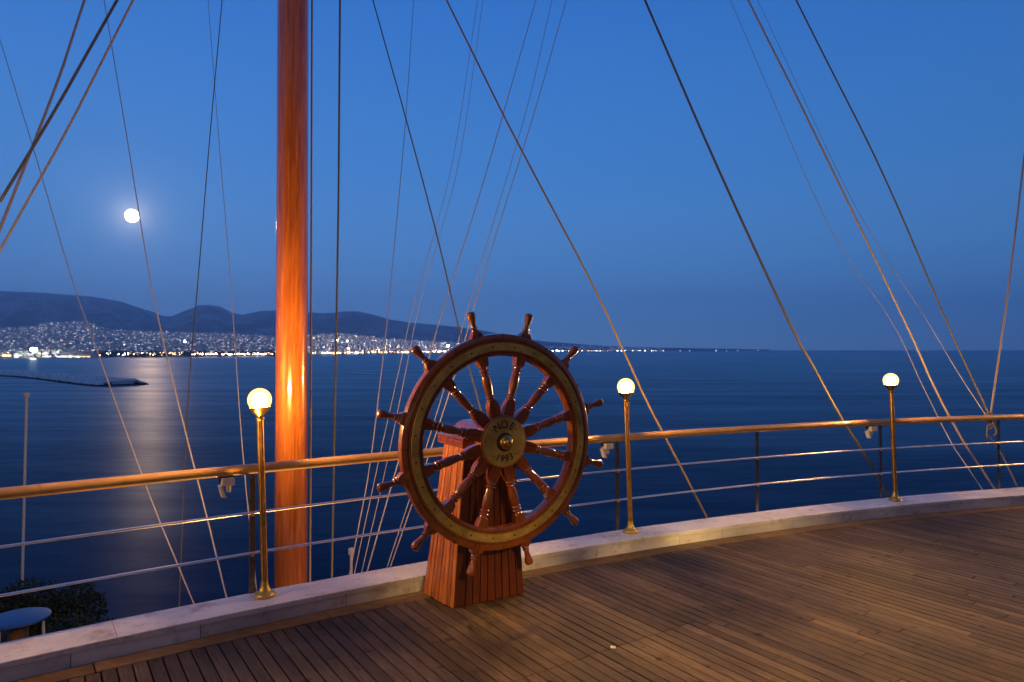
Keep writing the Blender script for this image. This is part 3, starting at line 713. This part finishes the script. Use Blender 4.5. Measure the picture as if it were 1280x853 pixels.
# ================================================================== lamp posts
M['globe'] = emis('lamp_globe', (1, .50, .13), 1750)
m = bpy.data.materials.new('frosted_amber_glass'); m.use_nodes = True; nt = m.node_tree; nt.nodes.clear()
tr_ = N(nt, 'ShaderNodeBsdfTransparent'); em_ = N(nt, 'ShaderNodeEmission'); em_.inputs[0].default_value = (1, .66, .16, 1); em_.inputs[1].default_value = 1.25
ad_ = N(nt, 'ShaderNodeAddShader'); nt.links.new(tr_.outputs[0], ad_.inputs[0]); nt.links.new(em_.outputs[0], ad_.inputs[1]); om_ = N(nt, 'ShaderNodeOutputMaterial'); nt.links.new(ad_.outputs[0], om_.inputs[0])
m.cycles.emission_sampling = 'NONE'; M['shell'] = m
def lamp_post():
    e = empty('lamp_post')
    q = MB(); q.lathe([(.068, 0), (.070, .008), (.062, .014), (.060, .022), (.040, .032), (.034, .045), (.026, .06), (.0225, .085), (.0225, .10)], 28); q.build('base', M['brass_old'], e, smooth=40)
    q = MB()   # fluted pole
    n = 24; rr = []
    for z in (.09, 1.15): rr.append([((.0205 + .0012 * math.cos(k * math.pi)) * math.cos(2 * math.pi * k / n), (.0205 + .0012 * math.cos(k * math.pi)) * math.sin(2 * math.pi * k / n), z) for k in range(n)])
    q.rings(rr); q.build('pole', M['brass'], e, smooth=60)
    q = MB(); q.lathe([(.022, 1.13), (.027, 1.14), (.027, 1.15), (.022, 1.156), (.030, 1.168), (.058, 1.196), (.066, 1.216), (.062, 1.217), (.03, 1.19), (.001, 1.188)], 28); q.build('cup', M['brass'], e, smooth=40)
    q = MB(); q.sphere((0, 0, 1.262), .075, 28, 18); gl = q.build('globe', M['shell'], e, smooth=180)
    q = MB(); q.sphere((0, 0, 1.262), .046, 24, 16); q.build('bulb', M['globe'], gl, smooth=180)
    q = MB()
    for k in range(4):
        a = k * math.pi / 2 + .6; q.sphere((.052 * math.cos(a), .052 * math.sin(a), .02), .007, 8, 6)
    q.build('base_bolts', M['brass_old'], e, smooth=180)
    return e
def copy_tree(o, parent=None):
    c = o.copy(); COL.objects.link(c)
    if parent is not None: c.parent = parent
    for ch in list(o.children): copy_tree(ch, c)
    return c
proto = lamp_post(); used = False
LP = [(2.164, 'brass lamp post with lit globe left of the ship wheel, beside the mast'),
      (2.0342, 'brass lamp post with lit globe just right of the ship wheel'),
      (1.8954, 'farthest brass lamp post with lit globe at the right side of the railing'),
      (2.296, 'brass lamp post with lit globe on the kerb beyond the left edge'),
      (2.43, 'second brass lamp post beyond the left edge of the terrace'),
      (1.762, 'brass lamp post with lit globe on the kerb beyond the right edge')]
for t, lab in LP:
    o = proto if not used else copy_tree(proto); used = True
    p = pol(R_POST, t, KH + .0025); o.location = p; o.rotation_euler = (0, R(-1.8), 0); tag(o, lab, 'lamp post', 'brass lamp posts along the kerb')

# ================================================================== small floodlights hanging under the handrail
def px_t(u, r):      # angle at which the circle r shows at pixel column u
    a, b_ = 1.5, 2.9
    for _ in range(60):
        m_ = (a + b_) / 2; p = pol(r, m_); x = CX + F * p.x / p.y if p.y > .2 else -9999
        if x > u: a = m_
        else: b_ = m_
    return (a + b_) / 2
for u, lab in ((283, 'small white floodlight clipped under the handrail left of the left lamp post'), (757, 'small white floodlight under the handrail between wheel and middle lamp post'), (1089, 'small white floodlight under the handrail left of the farthest lamp post')):
    t = px_t(u, 23.55); p = pol(r_rail(t), t, KH + RZ - .033)
    e = empty('small_floodlight', p, t + math.pi / 2 + math.pi); tag(e, lab, 'floodlight', 'small floodlights under the handrail')
    q = MB(); q.box((0, -.02, -.028), (.075, .07, .045)); q.build('housing', M['white_plastic'], e)
    q = MB(); q.box((0, -.0, -.003), (.09, .03, .006)); q.box((-.042, 0, -.02), (.005, .03, .03)); q.build('bracket', M['black'], e)
    q = MB(); q.hexa([(-.03, -.02, -.13), (-.005, -.02, -.135), (-.005, .02, -.135), (-.03, .02, -.13), (-.052, -.03, -.055), (-.035, -.03, -.052), (-.035, .03, -.052), (-.052, .03, -.055)]); q.build('visor', M['white_plastic'], e)
    if u == 283:
        tgt = Vector((mx, MY, 5.0)); ld = bpy.data.lights.new('mast_beam', 'SPOT'); ld.energy = 150; ld.color = (1, .45, .10); ld.spot_size = R(70); ld.spot_blend = .8; ld.shadow_soft_size = .03
        lo = bpy.data.objects.new('mast_beam', ld); COL.objects.link(lo); lo.parent = e; lo.location = (0, -.17, -.08); ez = t + math.pi / 2 + math.pi
        wp = e.location + Matrix.Rotation(ez, 3, 'Z') @ lo.location; lo.rotation_euler = (Matrix.Rotation(-ez, 3, 'Z') @ (tgt - wp)).to_track_quat('-Z', 'Y').to_euler()
    q = MB(); q.lathe([(.014, -.1), (.016, -.07), (.012, -.051)], 12, org=(.01, 0, 0)); q.build('cable_gland', M['white_plastic'], e, smooth=40)

# ================================================================== pedestal
AW = R(31)
pb = Vector((-.243, 4.779, .002)); ped = empty('wheel_pedestal', pb, AW); tag(ped, 'tapered pedestal of red varnished planks behind the ship wheel', 'pedestal')
HB, HTp, HY, PH = .275, .190, .182, 1.095

def hw(y, z):
    fy = (y + HY) / (2 * HY); k = z / PH; return HB + (HTp - HB) * k + fy * (.055 * (1 - k) - .030 * k)
def pplank(a0, a1, side, name='plank'):
    """a0,a1 fractions across the face"""
    q = MB(); q.r = rc.random(); pr = rc.uniform(-.0015, .0015); th = .026; g = .0026; z0, z1 = rc.uniform(0, .006), PH - .055
    def X(f, z): h = HB + (HTp - HB) * z / PH; return -h + 2 * h * f
    ps = []
    for z in (z0, z1):
        if side in ('front', 'back'):
            s = -1 if side == 'front' else 1
            xa, xb = X(a0, z) + g, X(a1, z) - g; yo, yi = s * (HY + pr), s * (HY - th)
            if side == 'back':
                h = hw(HY, z); xa, xb = -h + 2 * h * a0 + g, -h + 2 * h * a1 - g
            ps += [(xa, yi, z), (xb, yi, z), (xb, yo, z), (xa, yo, z)]
        else:
            s = -1 if side == 'left' else 1
            h = HB + (HTp - HB) * z / PH; ya, yb = -HY + 2 * HY * a0 + g, -HY + 2 * HY * a1 - g
            ps += [(s * (hw(ya, z) - th), ya, z), (s * (hw(yb, z) - th), yb, z), (s * (hw(yb, z) + pr), yb, z), (s * (hw(ya, z) + pr), ya, z)]
    q.hexa(ps); o = q.build(name, M['plank_shaded' if side == 'front' else 'plank_red'], ped); md = o.modifiers.new('edge', 'BEVEL'); md.width = .005; md.segments = 2
q = MB(); q.hexa([(sx * (hw(sy * HY, z) - .030), sy * (HY - .020), z) for z in (0, PH) for sx, sy in ((-1, -1), (1, -1), (1, 1), (-1, 1))]); q.build('core', M['dark_wood'], ped)
M['plank_shaded'] = wood('pedestal_plank_shaded', (.03, .0055, .002), (.11, .019, .005), 'Z', rough=.4, coat=.3, stretch=14, scale=5, bmp=.25, varc=.2)  # same wood as the sides, shade on the front put into the colour
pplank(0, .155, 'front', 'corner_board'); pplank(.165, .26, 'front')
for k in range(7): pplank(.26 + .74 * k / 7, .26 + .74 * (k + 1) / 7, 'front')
for sd_ in ('left', 'right'):
    for k in range(8): pplank(k / 8, (k + 1) / 8, sd_)
for k in range(9): pplank(k / 9, (k + 1) / 9, 'back')
for (c, d) in (((-HTp - .012, 0, PH - .027), (.022, 2 * HY + .02, .05)), ((HTp + .012, 0, PH - .027), (.022, 2 * HY + .02, .05)), ((0, -HY - .006, PH - .027), (2 * HTp + .002, .022, .05)), ((0, HY + .006, PH - .027), (2 * HTp + .002, .022, .05))):
    q = MB(); q.box(c, d); o = q.build('trim_board', M['varnish'], ped); md = o.modifiers.new('edge', 'BEVEL'); md.width = .003; md.segments = 2
q = MB(); q.box((0, 0, PH + .008), (2 * HTp + .05, 2 * HY + .04, .018)); o = q.build('top_board', M['varnish'], ped); md = o.modifiers.new('edge', 'BEVEL'); md.width = .005; md.segments = 2
q = MB(); rr = []
for y in (-HY + .01, HY - .02):
    rr.append([(.115 * math.cos(math.pi * k / 20), y, PH + .0175 + .085 * math.sin(math.pi * k / 20)) for k in range(21)])
q.rings(rr); q.build('axle_housing', M['varnish'], ped, smooth=40)

# ================================================================== the ship's wheel
wc = Vector((-.075, 4.499, 1.097)); wh = empty('ship_wheel', wc, AW); tag(wh, 'large twelve spoked wooden ship wheel with brass ring and brass hub plate', 'ship wheel')
NS = 144
q = MB(); q.lathe([(.562, .030), (.560, .0), (.562, -.024), (.568, -.030), (.582, -.030), (.585, -.026), (.588, -.040), (.657, -.040), (.660, -.026), (.664, -.026), (.668, -.033), (.696, -.031), (.704, -.026), (.707, 0), (.704, .027), (.697, .032), (.62, .034), (.568, .032)], NS, 'Y', closed=True)
rim = q.build('rim', M['varnish_ring'], wh, smooth=38)
q = MB(); q.lathe([(.597, -.0401), (.598, -.0436), (.6465, -.0436), (.6475, -.0401)], NS, 'Y', closed=True); br = q.build('brass_ring', M['brass_old'], rim, smooth=30)
# joints in the rim: thin dark lines between felloes
for k in range(12):
    a = R(30 * k); q = MB(); ca, sa = math.cos(a), math.sin(a); tx, tz = -sa * .0011, ca * .0011
    for r0, r1, yy in ((.667, .7075, -.0335), (.561, .586, -.0305)):
        q.hexa([(r0 * ca - tx, yy, r0 * sa - tz), (r1 * ca - tx, yy, r1 * sa - tz), (r1 * ca + tx, yy, r1 * sa + tz), (r0 * ca + tx, yy, r0 * sa + tz), (r0 * ca - tx, -.005, r0 * sa - tz), (r1 * ca - tx, -.005, r1 * sa - tz), (r1 * ca + tx, -.005, r1 * sa + tz), (r0 * ca + tx, -.005, r0 * sa + tz)])
    q.build('joint', M['ink'], rim)
q = MB(); q.lathe([(.006, 0), (.006, -.0022), (.003, -.003), (.0005, -.003)], 10, 'Y'); sc_me = q.mesh('screw', M['ink'], 40)
for k in range(24):
    a = R(15 * k + 7.5); link_copy('screw', sc_me, rim, (.6225 * math.cos(a) + rc.uniform(-.003, .003), -.0437, .6225 * math.sin(a)))
for k in range(24):
    a = R(15 * k + 2.5); link_copy('screw', sc_me, rim, ((.607 if k % 2 else .638) * math.cos(a), -.0437, (.607 if k % 2 else .638) * math.sin(a)), scale=(.6, 1, .6))
# spoke with its handle: a loft along +Z
def loft(mb, secs, n=20):
    rr = []
    for s, a, b_, sq in secs:
        ring = []
        for k in range(n):
            t = 2 * math.pi * k / n + math.pi / n; c, s_2 = math.cos(t), math.sin(t); m_ = max(abs(c), abs(s_2)); f = 1 / m_ * .97 if sq else 1
            ring.append((a * c * f, b_ * s_2 * f, s))
        rr.append(ring)
    mb.rings(rr)
rd = lambda s, r: (s, r, r, 0)
sp = MB(); loft(sp, [(.08, .020, .022, 1), (.13, .030, .026, 1), (.17, .038, .027, 1), (.215, .041, .027, 1), (.25, .036, .026, 1), (.272, .027, .024, 1), rd(.276, .030), rd(.282, .033), rd(.288, .030), rd(.291, .022), rd(.296, .022), rd(.299, .029), rd(.304, .031), rd(.309, .029), rd(.313, .021),
    rd(.33, .024), rd(.36, .028), rd(.385, .030), rd(.41, .030), rd(.435, .027), rd(.447, .023), rd(.451, .030), rd(.456, .032), rd(.461, .030), rd(.464, .022), rd(.470, .022), rd(.474, .030), rd(.479, .033), rd(.484, .030), rd(.488, .023), rd(.500, .025), rd(.506, .031), (.510, .030, .028, 1), (.535, .034, .029, 1), (.575, .040, .029, 1)])
sp_me = sp.mesh('spoke', M['varnish'], 42)
hd = MB(); loft(hd, [(.692, .044, .027, 1), (.712, .042, .027, 1), (.732, .030, .024, 1), (.738, .024, .022, 1), rd(.740, .024), rd(.745, .026), rd(.749, .024), rd(.752, .0185), rd(.757, .0185), rd(.760, .023), rd(.765, .0245), rd(.769, .022), rd(.773, .0165), rd(.785, .0165), rd(.80, .0185), rd(.82, .0235), rd(.838, .0275), rd(.852, .029), rd(.862, .0275), rd(.869, .022), rd(.873, .013), rd(.8745, .003)])
hd_me = hd.mesh('handle', M['varnish'], 42)
for k in range(12):
    a = R(15 + 30 * k); s = link_copy('spoke', sp_me, wh, (0, 0, 0), (0, a, 0)); link_copy('handle', hd_me, s)
q = MB(); q.lathe([(.001, .055), (.15, .055), (.165, .048), (.168, .03), (.168, -.034), (.172, -.037), (.172, -.044), (.168, -.047), (.001, -.047)], 72, 'Y'); hub = q.build('hub', M['varnish_ring'], wh, smooth=35)
q = MB(); q.lathe([(.161, -.0472), (.161, -.050), (.159, -.0515), (.001, -.0515)], 72, 'Y'); hp = q.build('brass_plate', M['brass_old'], hub, smooth=35)
q = MB(); q.lathe([(.060, -.0516), (.060, -.060), (.052, -.064), (.001, -.064)], 40, 'Y'); q.build('dark_washer', M['ink'], hub, smooth=35)
q = MB(); q.lathe([(.047, -.0642), (.047, -.080), (.043, -.086), (.036, -.089), (.034, -.094), (.030, -.103), (.021, -.110), (.010, -.1135), (.0005, -.114)], 40, 'Y'); q.build('boss_nut', M['brass'], hub, smooth=35)
q = MB(); q.lathe([(.05, .055), (.05, .16)], 24, 'Y'); q.build('axle', M['brass_old'], wh, smooth=40)
# engraved lettering on the plate
def glyph(ch, r_, deg, size, flip=False):
    cu = bpy.data.curves.new('letter', 'FONT'); cu.body = ch; cu.size = size; cu.align_x = 'CENTER'; cu.align_y = 'CENTER'; cu.extrude = .0006; cu.offset = .0009
    to = bpy.data.objects.new('letter', cu); COL.objects.link(to); dg = bpy.context.evaluated_depsgraph_get()
    me = bpy.data.meshes.new_from_object(to.evaluated_get(dg)); bpy.data.objects.remove(to); me.materials.clear(); me.materials.append(M['ink'])
    o = link_copy('letter', me, hub); a = R(deg)
    roll = (R(90) - a) if not flip else (R(-90) - a)      # clockwise roll from upright
    m_ = Matrix.Translation((r_ * math.cos(a), -.0522, r_ * math.sin(a))) @ Matrix.Rotation(roll, 4, 'Y') @ Matrix.Rotation(R(90), 4, 'X')
    o.matrix_local = m_
for ch, d in (('N', 120), ('O', 90), ('E', 60)): glyph(ch, .111, d, .068)
for d in (105, 76):
    q = MB(); q.lathe([(.0048, -.0517), (.0048, -.0535), (.0005, -.0535)], 10, 'Y', org=(.092 * math.cos(R(d)), 0, .092 * math.sin(R(d)))); q.build('full_stop', M['ink'], hub)
for ch, d in (('1', 243), ('9', 261), ('9', 279), ('3', 297)): glyph(ch, .111, d, .064, True)
for d in (138, 42, 226, 314):
    q = MB(); q.lathe([(.0045, -.0517), (.0045, -.0535), (.0005, -.0535)], 10, 'Y', org=(.118 * math.cos(R(d)), 0, .118 * math.sin(R(d)))); q.build('dot', M['ink'], hub)

# scrap of paper on the deck
sc_p = at(766, 808, F * CAMZ / (808 - HZ)); q = MB(); q.hexa([(-.014, -.010, 0), (.016, -.012, 0), (.018, .012, 0), (-.012, .010, 0), (-.014, -.009, .003), (.013, -.012, .006), (.016, .010, .003), (-.012, .008, .009)])
o = q.build('paper_scrap', M['white_plastic']); o.location = (sc_p.x, sc_p.y, .0015); tag(o, 'tiny white paper scrap lying on the deck planks', 'litter')

# ================================================================== rigging
def rope(pts, depths, r_, mat, label, name='rigging_rope', top=14.0, ext=True, bottom=-3.0, sag=0):
    """pts: photo positions from top to bottom; depths at first and last point; carried on beyond the picture at both ends"""
    n = len(pts); P_ = []
    L_ = [0]
    for a, b_ in zip(pts, pts[1:]): L_.append(L_[-1] + math.hypot(a[0] - b_[0], a[1] - b_[1]))
    for (u, y), l in zip(pts, L_): 
        f = l / L_[-1]; iv = (1 - f) / depths[0] + f / depths[1]
        P_.append(at(u, y, 1 / iv))
    if ext:
        d = (P_[0] - P_[1]).normalized(); k = (top - P_[0].z) / max(d.z, .2); P_.insert(0, P_[0] + d * k)
        if bottom is not None and P_[-1].z > bottom:
            d = (P_[-1] - P_[-2]).normalized(); k = (P_[-1].z - bottom) / max(-d.z, .2); P_.append(P_[-1] + d * k)
    # smooth by subdividing with Catmull-Rom
    Q = []
    for i in range(len(P_) - 1):
        p0, p1, p2, p3 = P_[max(i - 1, 0)], P_[i], P_[i + 1], P_[min(i + 2, len(P_) - 1)]
        for s in range(8):
            t = s / 8; Q.append(.5 * ((2 * p1) + (p2 - p0) * t + (2 * p0 - 5 * p1 + 4 * p2 - p3) * t * t + (3 * p1 - p0 - 3 * p2 + p3) * t ** 3))
    Q.append(P_[-1])
    org = Q[-1].copy(); mb = MB(); mb.tube([q_ - org for q_ in Q], r_, 8)
    o = mb.build(name, mat, smooth=180); o.location = org; tag(o, label, 'rope', 'rigging ropes and wires')
    return o
rpale = M['rope_pale']; rd_, rt, rtan = M['rope_dark'], M['rope'], M['rope_tan']
rope([(146.6, 0), (75, 127), (0, 252)], (7, 6.2), .0135, rd_, 'thickest dark wire crossing the top left corner', bottom=None and 0)
rope([(166.5, 0), (85, 160), (0, 313)], (7, 6.2), .0105, rt, 'brown rope below the thickest dark wire in the top left corner')
rope([(105.6, 0), (78, 85), (44, 175), (0, 286)], (8, 6.6), .0135, rt, 'bowed rope crossing under the two straight ones at top left')
rope([(277.7, 0), (262, 175), (248, 345), (237, 470), (231, 580), (224, 756)], (9, 6.2), .0062, rd_, 'thin dark line hanging nearly upright left of the mast')
rope([(0, 50), (46, 200), (87, 340), (122, 440), (158, 540), (195, 640), (242, 754)], (10, 5.0), 0.0053, rpale, 'faint rope curving from the left edge down to the kerb left of the lamp')
rope([(130, 0), (155, 150), (172, 255), (187, 345), (205, 430), (235, 553), (257, 640), (283, 746)], (10, 5.0), 0.0062, rpale, 'faint rope passing across the moon down to the kerb')
rope([(260, 0), (274, 180), (288, 350), (303, 560), (321, 740)], (11, 5.3), 0.0043, rpale, 'faint rope just left of the mast running down behind the left lamp')
rope([(425, 0), (423, 250), (420, 430), (415, 722)], (6.2, 6.2), .0095, rd_, 'dark upright wire right of the mast')
rope([(389, 340), (388.5, 500), (387.5, 725)], (5.45, 5.4), .0080, rt, 'thin halyard running down along the right side of the mast')
rope([(466, 0), (505, 140), (545, 290), (577, 425), (600, 510), (622, 600), (640, 680)], (8, 5.9), .0072, rd_, 'thin dark wire coming down behind the wheel from top centre')
rope([(558, 0), (640, 165), (735, 345), (780, 440), (810, 505), (845, 572), (883, 646)], (8.4, 6.62), .0105, rtan, 'tan stay slanting from top centre past the middle lamp to the kerb')
rope([(806, 0), (895, 205), (985, 400), (1018, 461), (1050, 520), (1085, 575), (1104, 610)], (9, 7.6), .0155, rd_, 'thick dark stay slanting down to the farthest lamp post')
rope([(935, 0), (1010, 150), (1130, 400), (1165, 478), (1200, 545), (1243, 611)], (9, 7.9), .0120, rt, 'taut rope right of the farthest lamp running down to the kerb')
rope([(995, 0), (1100, 210), (1182, 400), (1210, 462), (1236, 519)], (8.6, 7.85), .0095, rd_, 'thin dark rope at upper right tied to the handrail knot', bottom=None)
rope([(930, 40), (1030, 270), (1113, 400), (1152, 480), (1190, 555), (1228, 612)], (13, 8.0), 0.0050, rpale, 'faint rope left of the taut rope at the right side')
rope([(975, 60), (1065, 250), (1158, 400), (1195, 462), (1232, 519)], (13, 7.85), 0.0043, rpale, 'pale faint rope between the taut rope and the thin dark rope', bottom=None)
rope([(1282, 180), (1268, 300), (1255, 400), (1238, 519)], (9, 7.85), .0110, rt, 'rope rising from the handrail knot to the right edge', bottom=None)
rope([(1237, 545), (1252, 568), (1272, 609)], (7.9, 8.1), .0100, rt, 'short rope end running from the knot down to the kerb at far right', ext=False)
rope([(517, 0), (507, 150), (487, 370), (475, 480), (461, 590), (437, 718)], (12, 5.9), 0.0053, rpale, 'faint leftmost rope of the bundle left of the wheel')
rope([(597, 0), (566, 200), (520, 370), (497, 470), (472, 583), (443, 717)], (12, 5.9), 0.0038, rpale, 'faint rope of the close pair left of the wheel, outer one')
rope([(604, 0), (574, 200), (527, 370), (506, 470), (484, 577), (452, 716)], (12, 5.95), 0.0038, rpale, 'faint rope of the close pair left of the wheel, inner one')
rope([(670, 0), (605, 225), (559, 370), (538, 440), (500, 570), (459, 714)], (12, 5.9), 0.0062, rpale, 'pale rope crossing the upper left of the wheel rim')
rope([(690, 0), (660, 130), (598, 340), (560, 470), (523, 590), (484, 709)], (12, 5.9), 0.0046, rpale, 'faint rope reaching the kerb just left of the pedestal')
rope([(708, 0), (668, 140), (604, 345), (568, 470), (529, 590), (488, 708)], (12, 5.95), 0.0059, rpale, 'pale rope beside the left top handle of the wheel')
# knot on the handrail
kp = at(1236, 522, 7.83)
e = empty('rope_knot', kp); tag(e, 'brown rope lashing knotted round the handrail at far right', 'knot')
q = MB()
for j in range(3):
    q.tube([(-.02 + .022 * j + .008 * math.sin(k * .8), .046 * math.sin(2 * math.pi * k / 16), .046 * math.cos(2 * math.pi * k / 16)) for k in range(17)], .010, 8)
q.build('lashing', rtan, e, smooth=180)
q = MB(); q.tube([(.0, -.045, -.02), (.01, -.06, -.09), (-.03, -.06, -.13), (-.055, -.06, -.10), (-.02, -.065, -.075), (.035, -.06, -.11), (.05, -.055, -.17), (.02, -.06, -.2)], .010, 8); q.tube([(-.02, -.05, -.03), (-.06, -.06, -.10), (-.065, -.06, -.19), (-.055, -.06, -.24)], .009, 8); q.build('loose_end', rtan, e, smooth=180)

# ================================================================== floodlights on the ledge that light mast and rigging from below
def ground_flood(x, y, aim, power, label, size=R(60)):
    e = empty('ground_floodlight', (x, y, GZ)); tag(e, label, 'floodlight', 'floodlights on the ledge below the terrace')
    d = (Vector(aim) - Vector((x, y, GZ + .3))).normalized(); az = math.atan2(d.y, d.x)
    q = MB(); q.box((0, 0, .10), (.10, .10, .20)); q.build('stand', M['black'], e)
    q = MB(); q.box((0, 0, .26), (.22, .16, .12), az); q.build('housing', M['black'], e)
    ld = bpy.data.lights.new('flood_beam', 'SPOT'); ld.energy = power; ld.color = (1, .50, .14); ld.spot_size = size; ld.spot_blend = .9; ld.shadow_soft_size = .08
    lo = bpy.data.objects.new('flood_beam', ld); COL.objects.link(lo); lo.parent = e; lo.location = (0, 0, .36) ; lo.rotation_euler = d.to_track_quat('-Z', 'Y').to_euler()
ground_flood(-1.36, 5.0, (-1.66, 5.22, .5), 800, 'low floodlight at the foot of the wooden mast', R(80))
ground_flood(1.0, 7.6, (.9, 7.3, 4.5), 60, 'low floodlight on the ledge behind the middle lamp post', R(120))
ground_flood(5.2, 9.2, (5.1, 8.9, 4.5), 60, 'low floodlight on the ledge behind the right lamp posts', R(120))

# terrace spotlight on a slim pole, behind and to the right of the viewer
def terrace_spot(loc, aim, power, label, size=R(70), rad=.045):
    e = empty('terrace_spotlight', (loc[0], loc[1], 0)); tag(e, label, 'spotlight')
    d = (Vector(aim) - Vector(loc)).normalized(); az = math.atan2(d.y, d.x)
    q = MB(); q.tube([(0, 0, 0), (0, 0, loc[2] - .1)], .03, 12); q.lathe([(.09, 0), (.09, .02), (.04, .04)], 16); q.build('pole', M['black'], e, smooth=50)
    q = MB(); q.lathe([(.05, -.25), (.08, -.2), (.11, -.05), (.115, -.02)], 20, cap=False); o = q.build('lamp_head', M['black'], e, smooth=60); o.location = (0, 0, loc[2]); o.rotation_euler = d.to_track_quat('Z', 'Y').to_euler()
    ld = bpy.data.lights.new('spot_beam', 'SPOT'); ld.energy = power; ld.color = (1, .58, .17); ld.spot_size = size; ld.spot_blend = 1.0; ld.shadow_soft_size = rad
    lo = bpy.data.objects.new('spot_beam', ld); COL.objects.link(lo); lo.parent = e; lo.location = (0, 0, loc[2]); lo.rotation_euler = d.to_track_quat('-Z', 'Y').to_euler()
terrace_spot((3.2, -3.0, 4.2), (1.75, 3.2, 0), 4900, 'slim pole spotlight behind the viewer to the right', R(33))
terrace_spot((-5.5, -3.0, 3.6), (-.1, 4.5, 1.5), 480, 'slim pole spotlight behind the viewer to the left', R(24))

# potted tree whose leaves dapple the spotlight
e = empty('potted_tree', (2.75, -1.7, 0)); tag(e, 'potted tree behind the viewer standing before the spotlight', 'tree')
q = MB(); q.lathe([(.2, 0), (.26, .1), (.3, .45), (.28, .48), (.26, .44), (.01, .43)], 24); q.build('pot', M['pot'], e, smooth=40)
q = MB(); q.tube([(0, 0, .4), (.05, .02, 1.6), (.1, 0, 2.6), (.15, .05, 3.4)], [.05, .04, .03, .015], 8); q.build('trunk', M['bark'], e, smooth=60)
rt_ = random.Random(3); f = MB()
for k in range(30):
    c_ = Vector((rt_.uniform(-1.0, .9), rt_.uniform(-.35, .35), rt_.uniform(2.3, 3.9)))
    for j in range(30):
        p = c_ + Vector((rt_.gauss(0, .07), rt_.gauss(0, .07), rt_.gauss(0, .07))); a = Vector((rt_.gauss(0, 1), rt_.gauss(0, 1), rt_.gauss(0, 1))).normalized() * .09; s_ = a.orthogonal().normalized() * .028
        f.poly([p - s_ * .4, p + a * .5 - s_, p + a, p + a * .5 + s_])
f.build('foliage', M['leaf'], e, fix=False)

# unseen building added to block low afterglow; its lit panes mirror in the varnish
e = empty('afterglow_blocker', (0, -8.5, 0)); tag(e, 'unseen building added behind the viewer to block afterglow, with warm lit windows', 'building')
M['wall_paint'] = plain('wall_paint', (.22, .17, .13), .8, var=.1, vs=4)
q = MB(); q.box((0, 0, 4.2), (30, .4, 8.4)); q.build('wall', M['wall_paint'], e)
q = MB(); q.box((15.2, 4.6, 4.2), (.4, 9.6, 8.4)); q.build('blocker_wing', M['wall_paint'], e)  # wing added to shut out more of the afterglow
q = MB(); q.box((0, .2, 8.55), (31, 1.4, .3)); q.build('roof', M['concrete'], e)
M['added_lit_pane'] = emis('added_lit_pane', (1, .62, .28), .8)  # glowing panes added for warm reflections in varnish and brass
for x in (-11, -7.5, -4.6, -1.7, 4.4, 7.4, 10.8):
    q = MB(); q.box((x, .22, 1.7), (1.7, .06, 2.1)); f = q.build('window', M['wall_paint'], e)
    q = MB(); q.box((x - .4, .26, 1.7), (.72, .03, 1.9)); q.box((x + .4, .26, 1.7), (.72, .03, 1.9)); q.build('pane', M['added_lit_pane'], f)
q = MB(); q.box((1.4, .22, 1.1), (1.5, .08, 2.2)); f = q.build('door', M['varnish'], e)
q = MB(); q.box((1.4, .27, 1.3), (1.1, .03, 1.4)); q.build('pane', M['added_lit_pane'], f)

# ================================================================== haze
m = bpy.data.materials.new('sea_haze'); m.use_nodes = True; nt = m.node_tree; nt.nodes.clear()
v = nt.nodes.new('ShaderNodeVolumePrincipled'); v.inputs['Color'].default_value = (.66, .80, 1.0, 1); v.inputs['Density'].default_value = 9e-5; v.inputs['Anisotropy'].default_value = .55
mo = nt.nodes.new('ShaderNodeOutputMaterial'); nt.links.new(v.outputs[0], mo.inputs['Volume'])
q = MB(); q.box((0, 0, (SEA - 60 + 1400) / 2), (38000, 38000, 1400 - SEA + 60)); o = q.build('haze', m); tag(o, 'thin evening haze over the bay', kind='stuff')
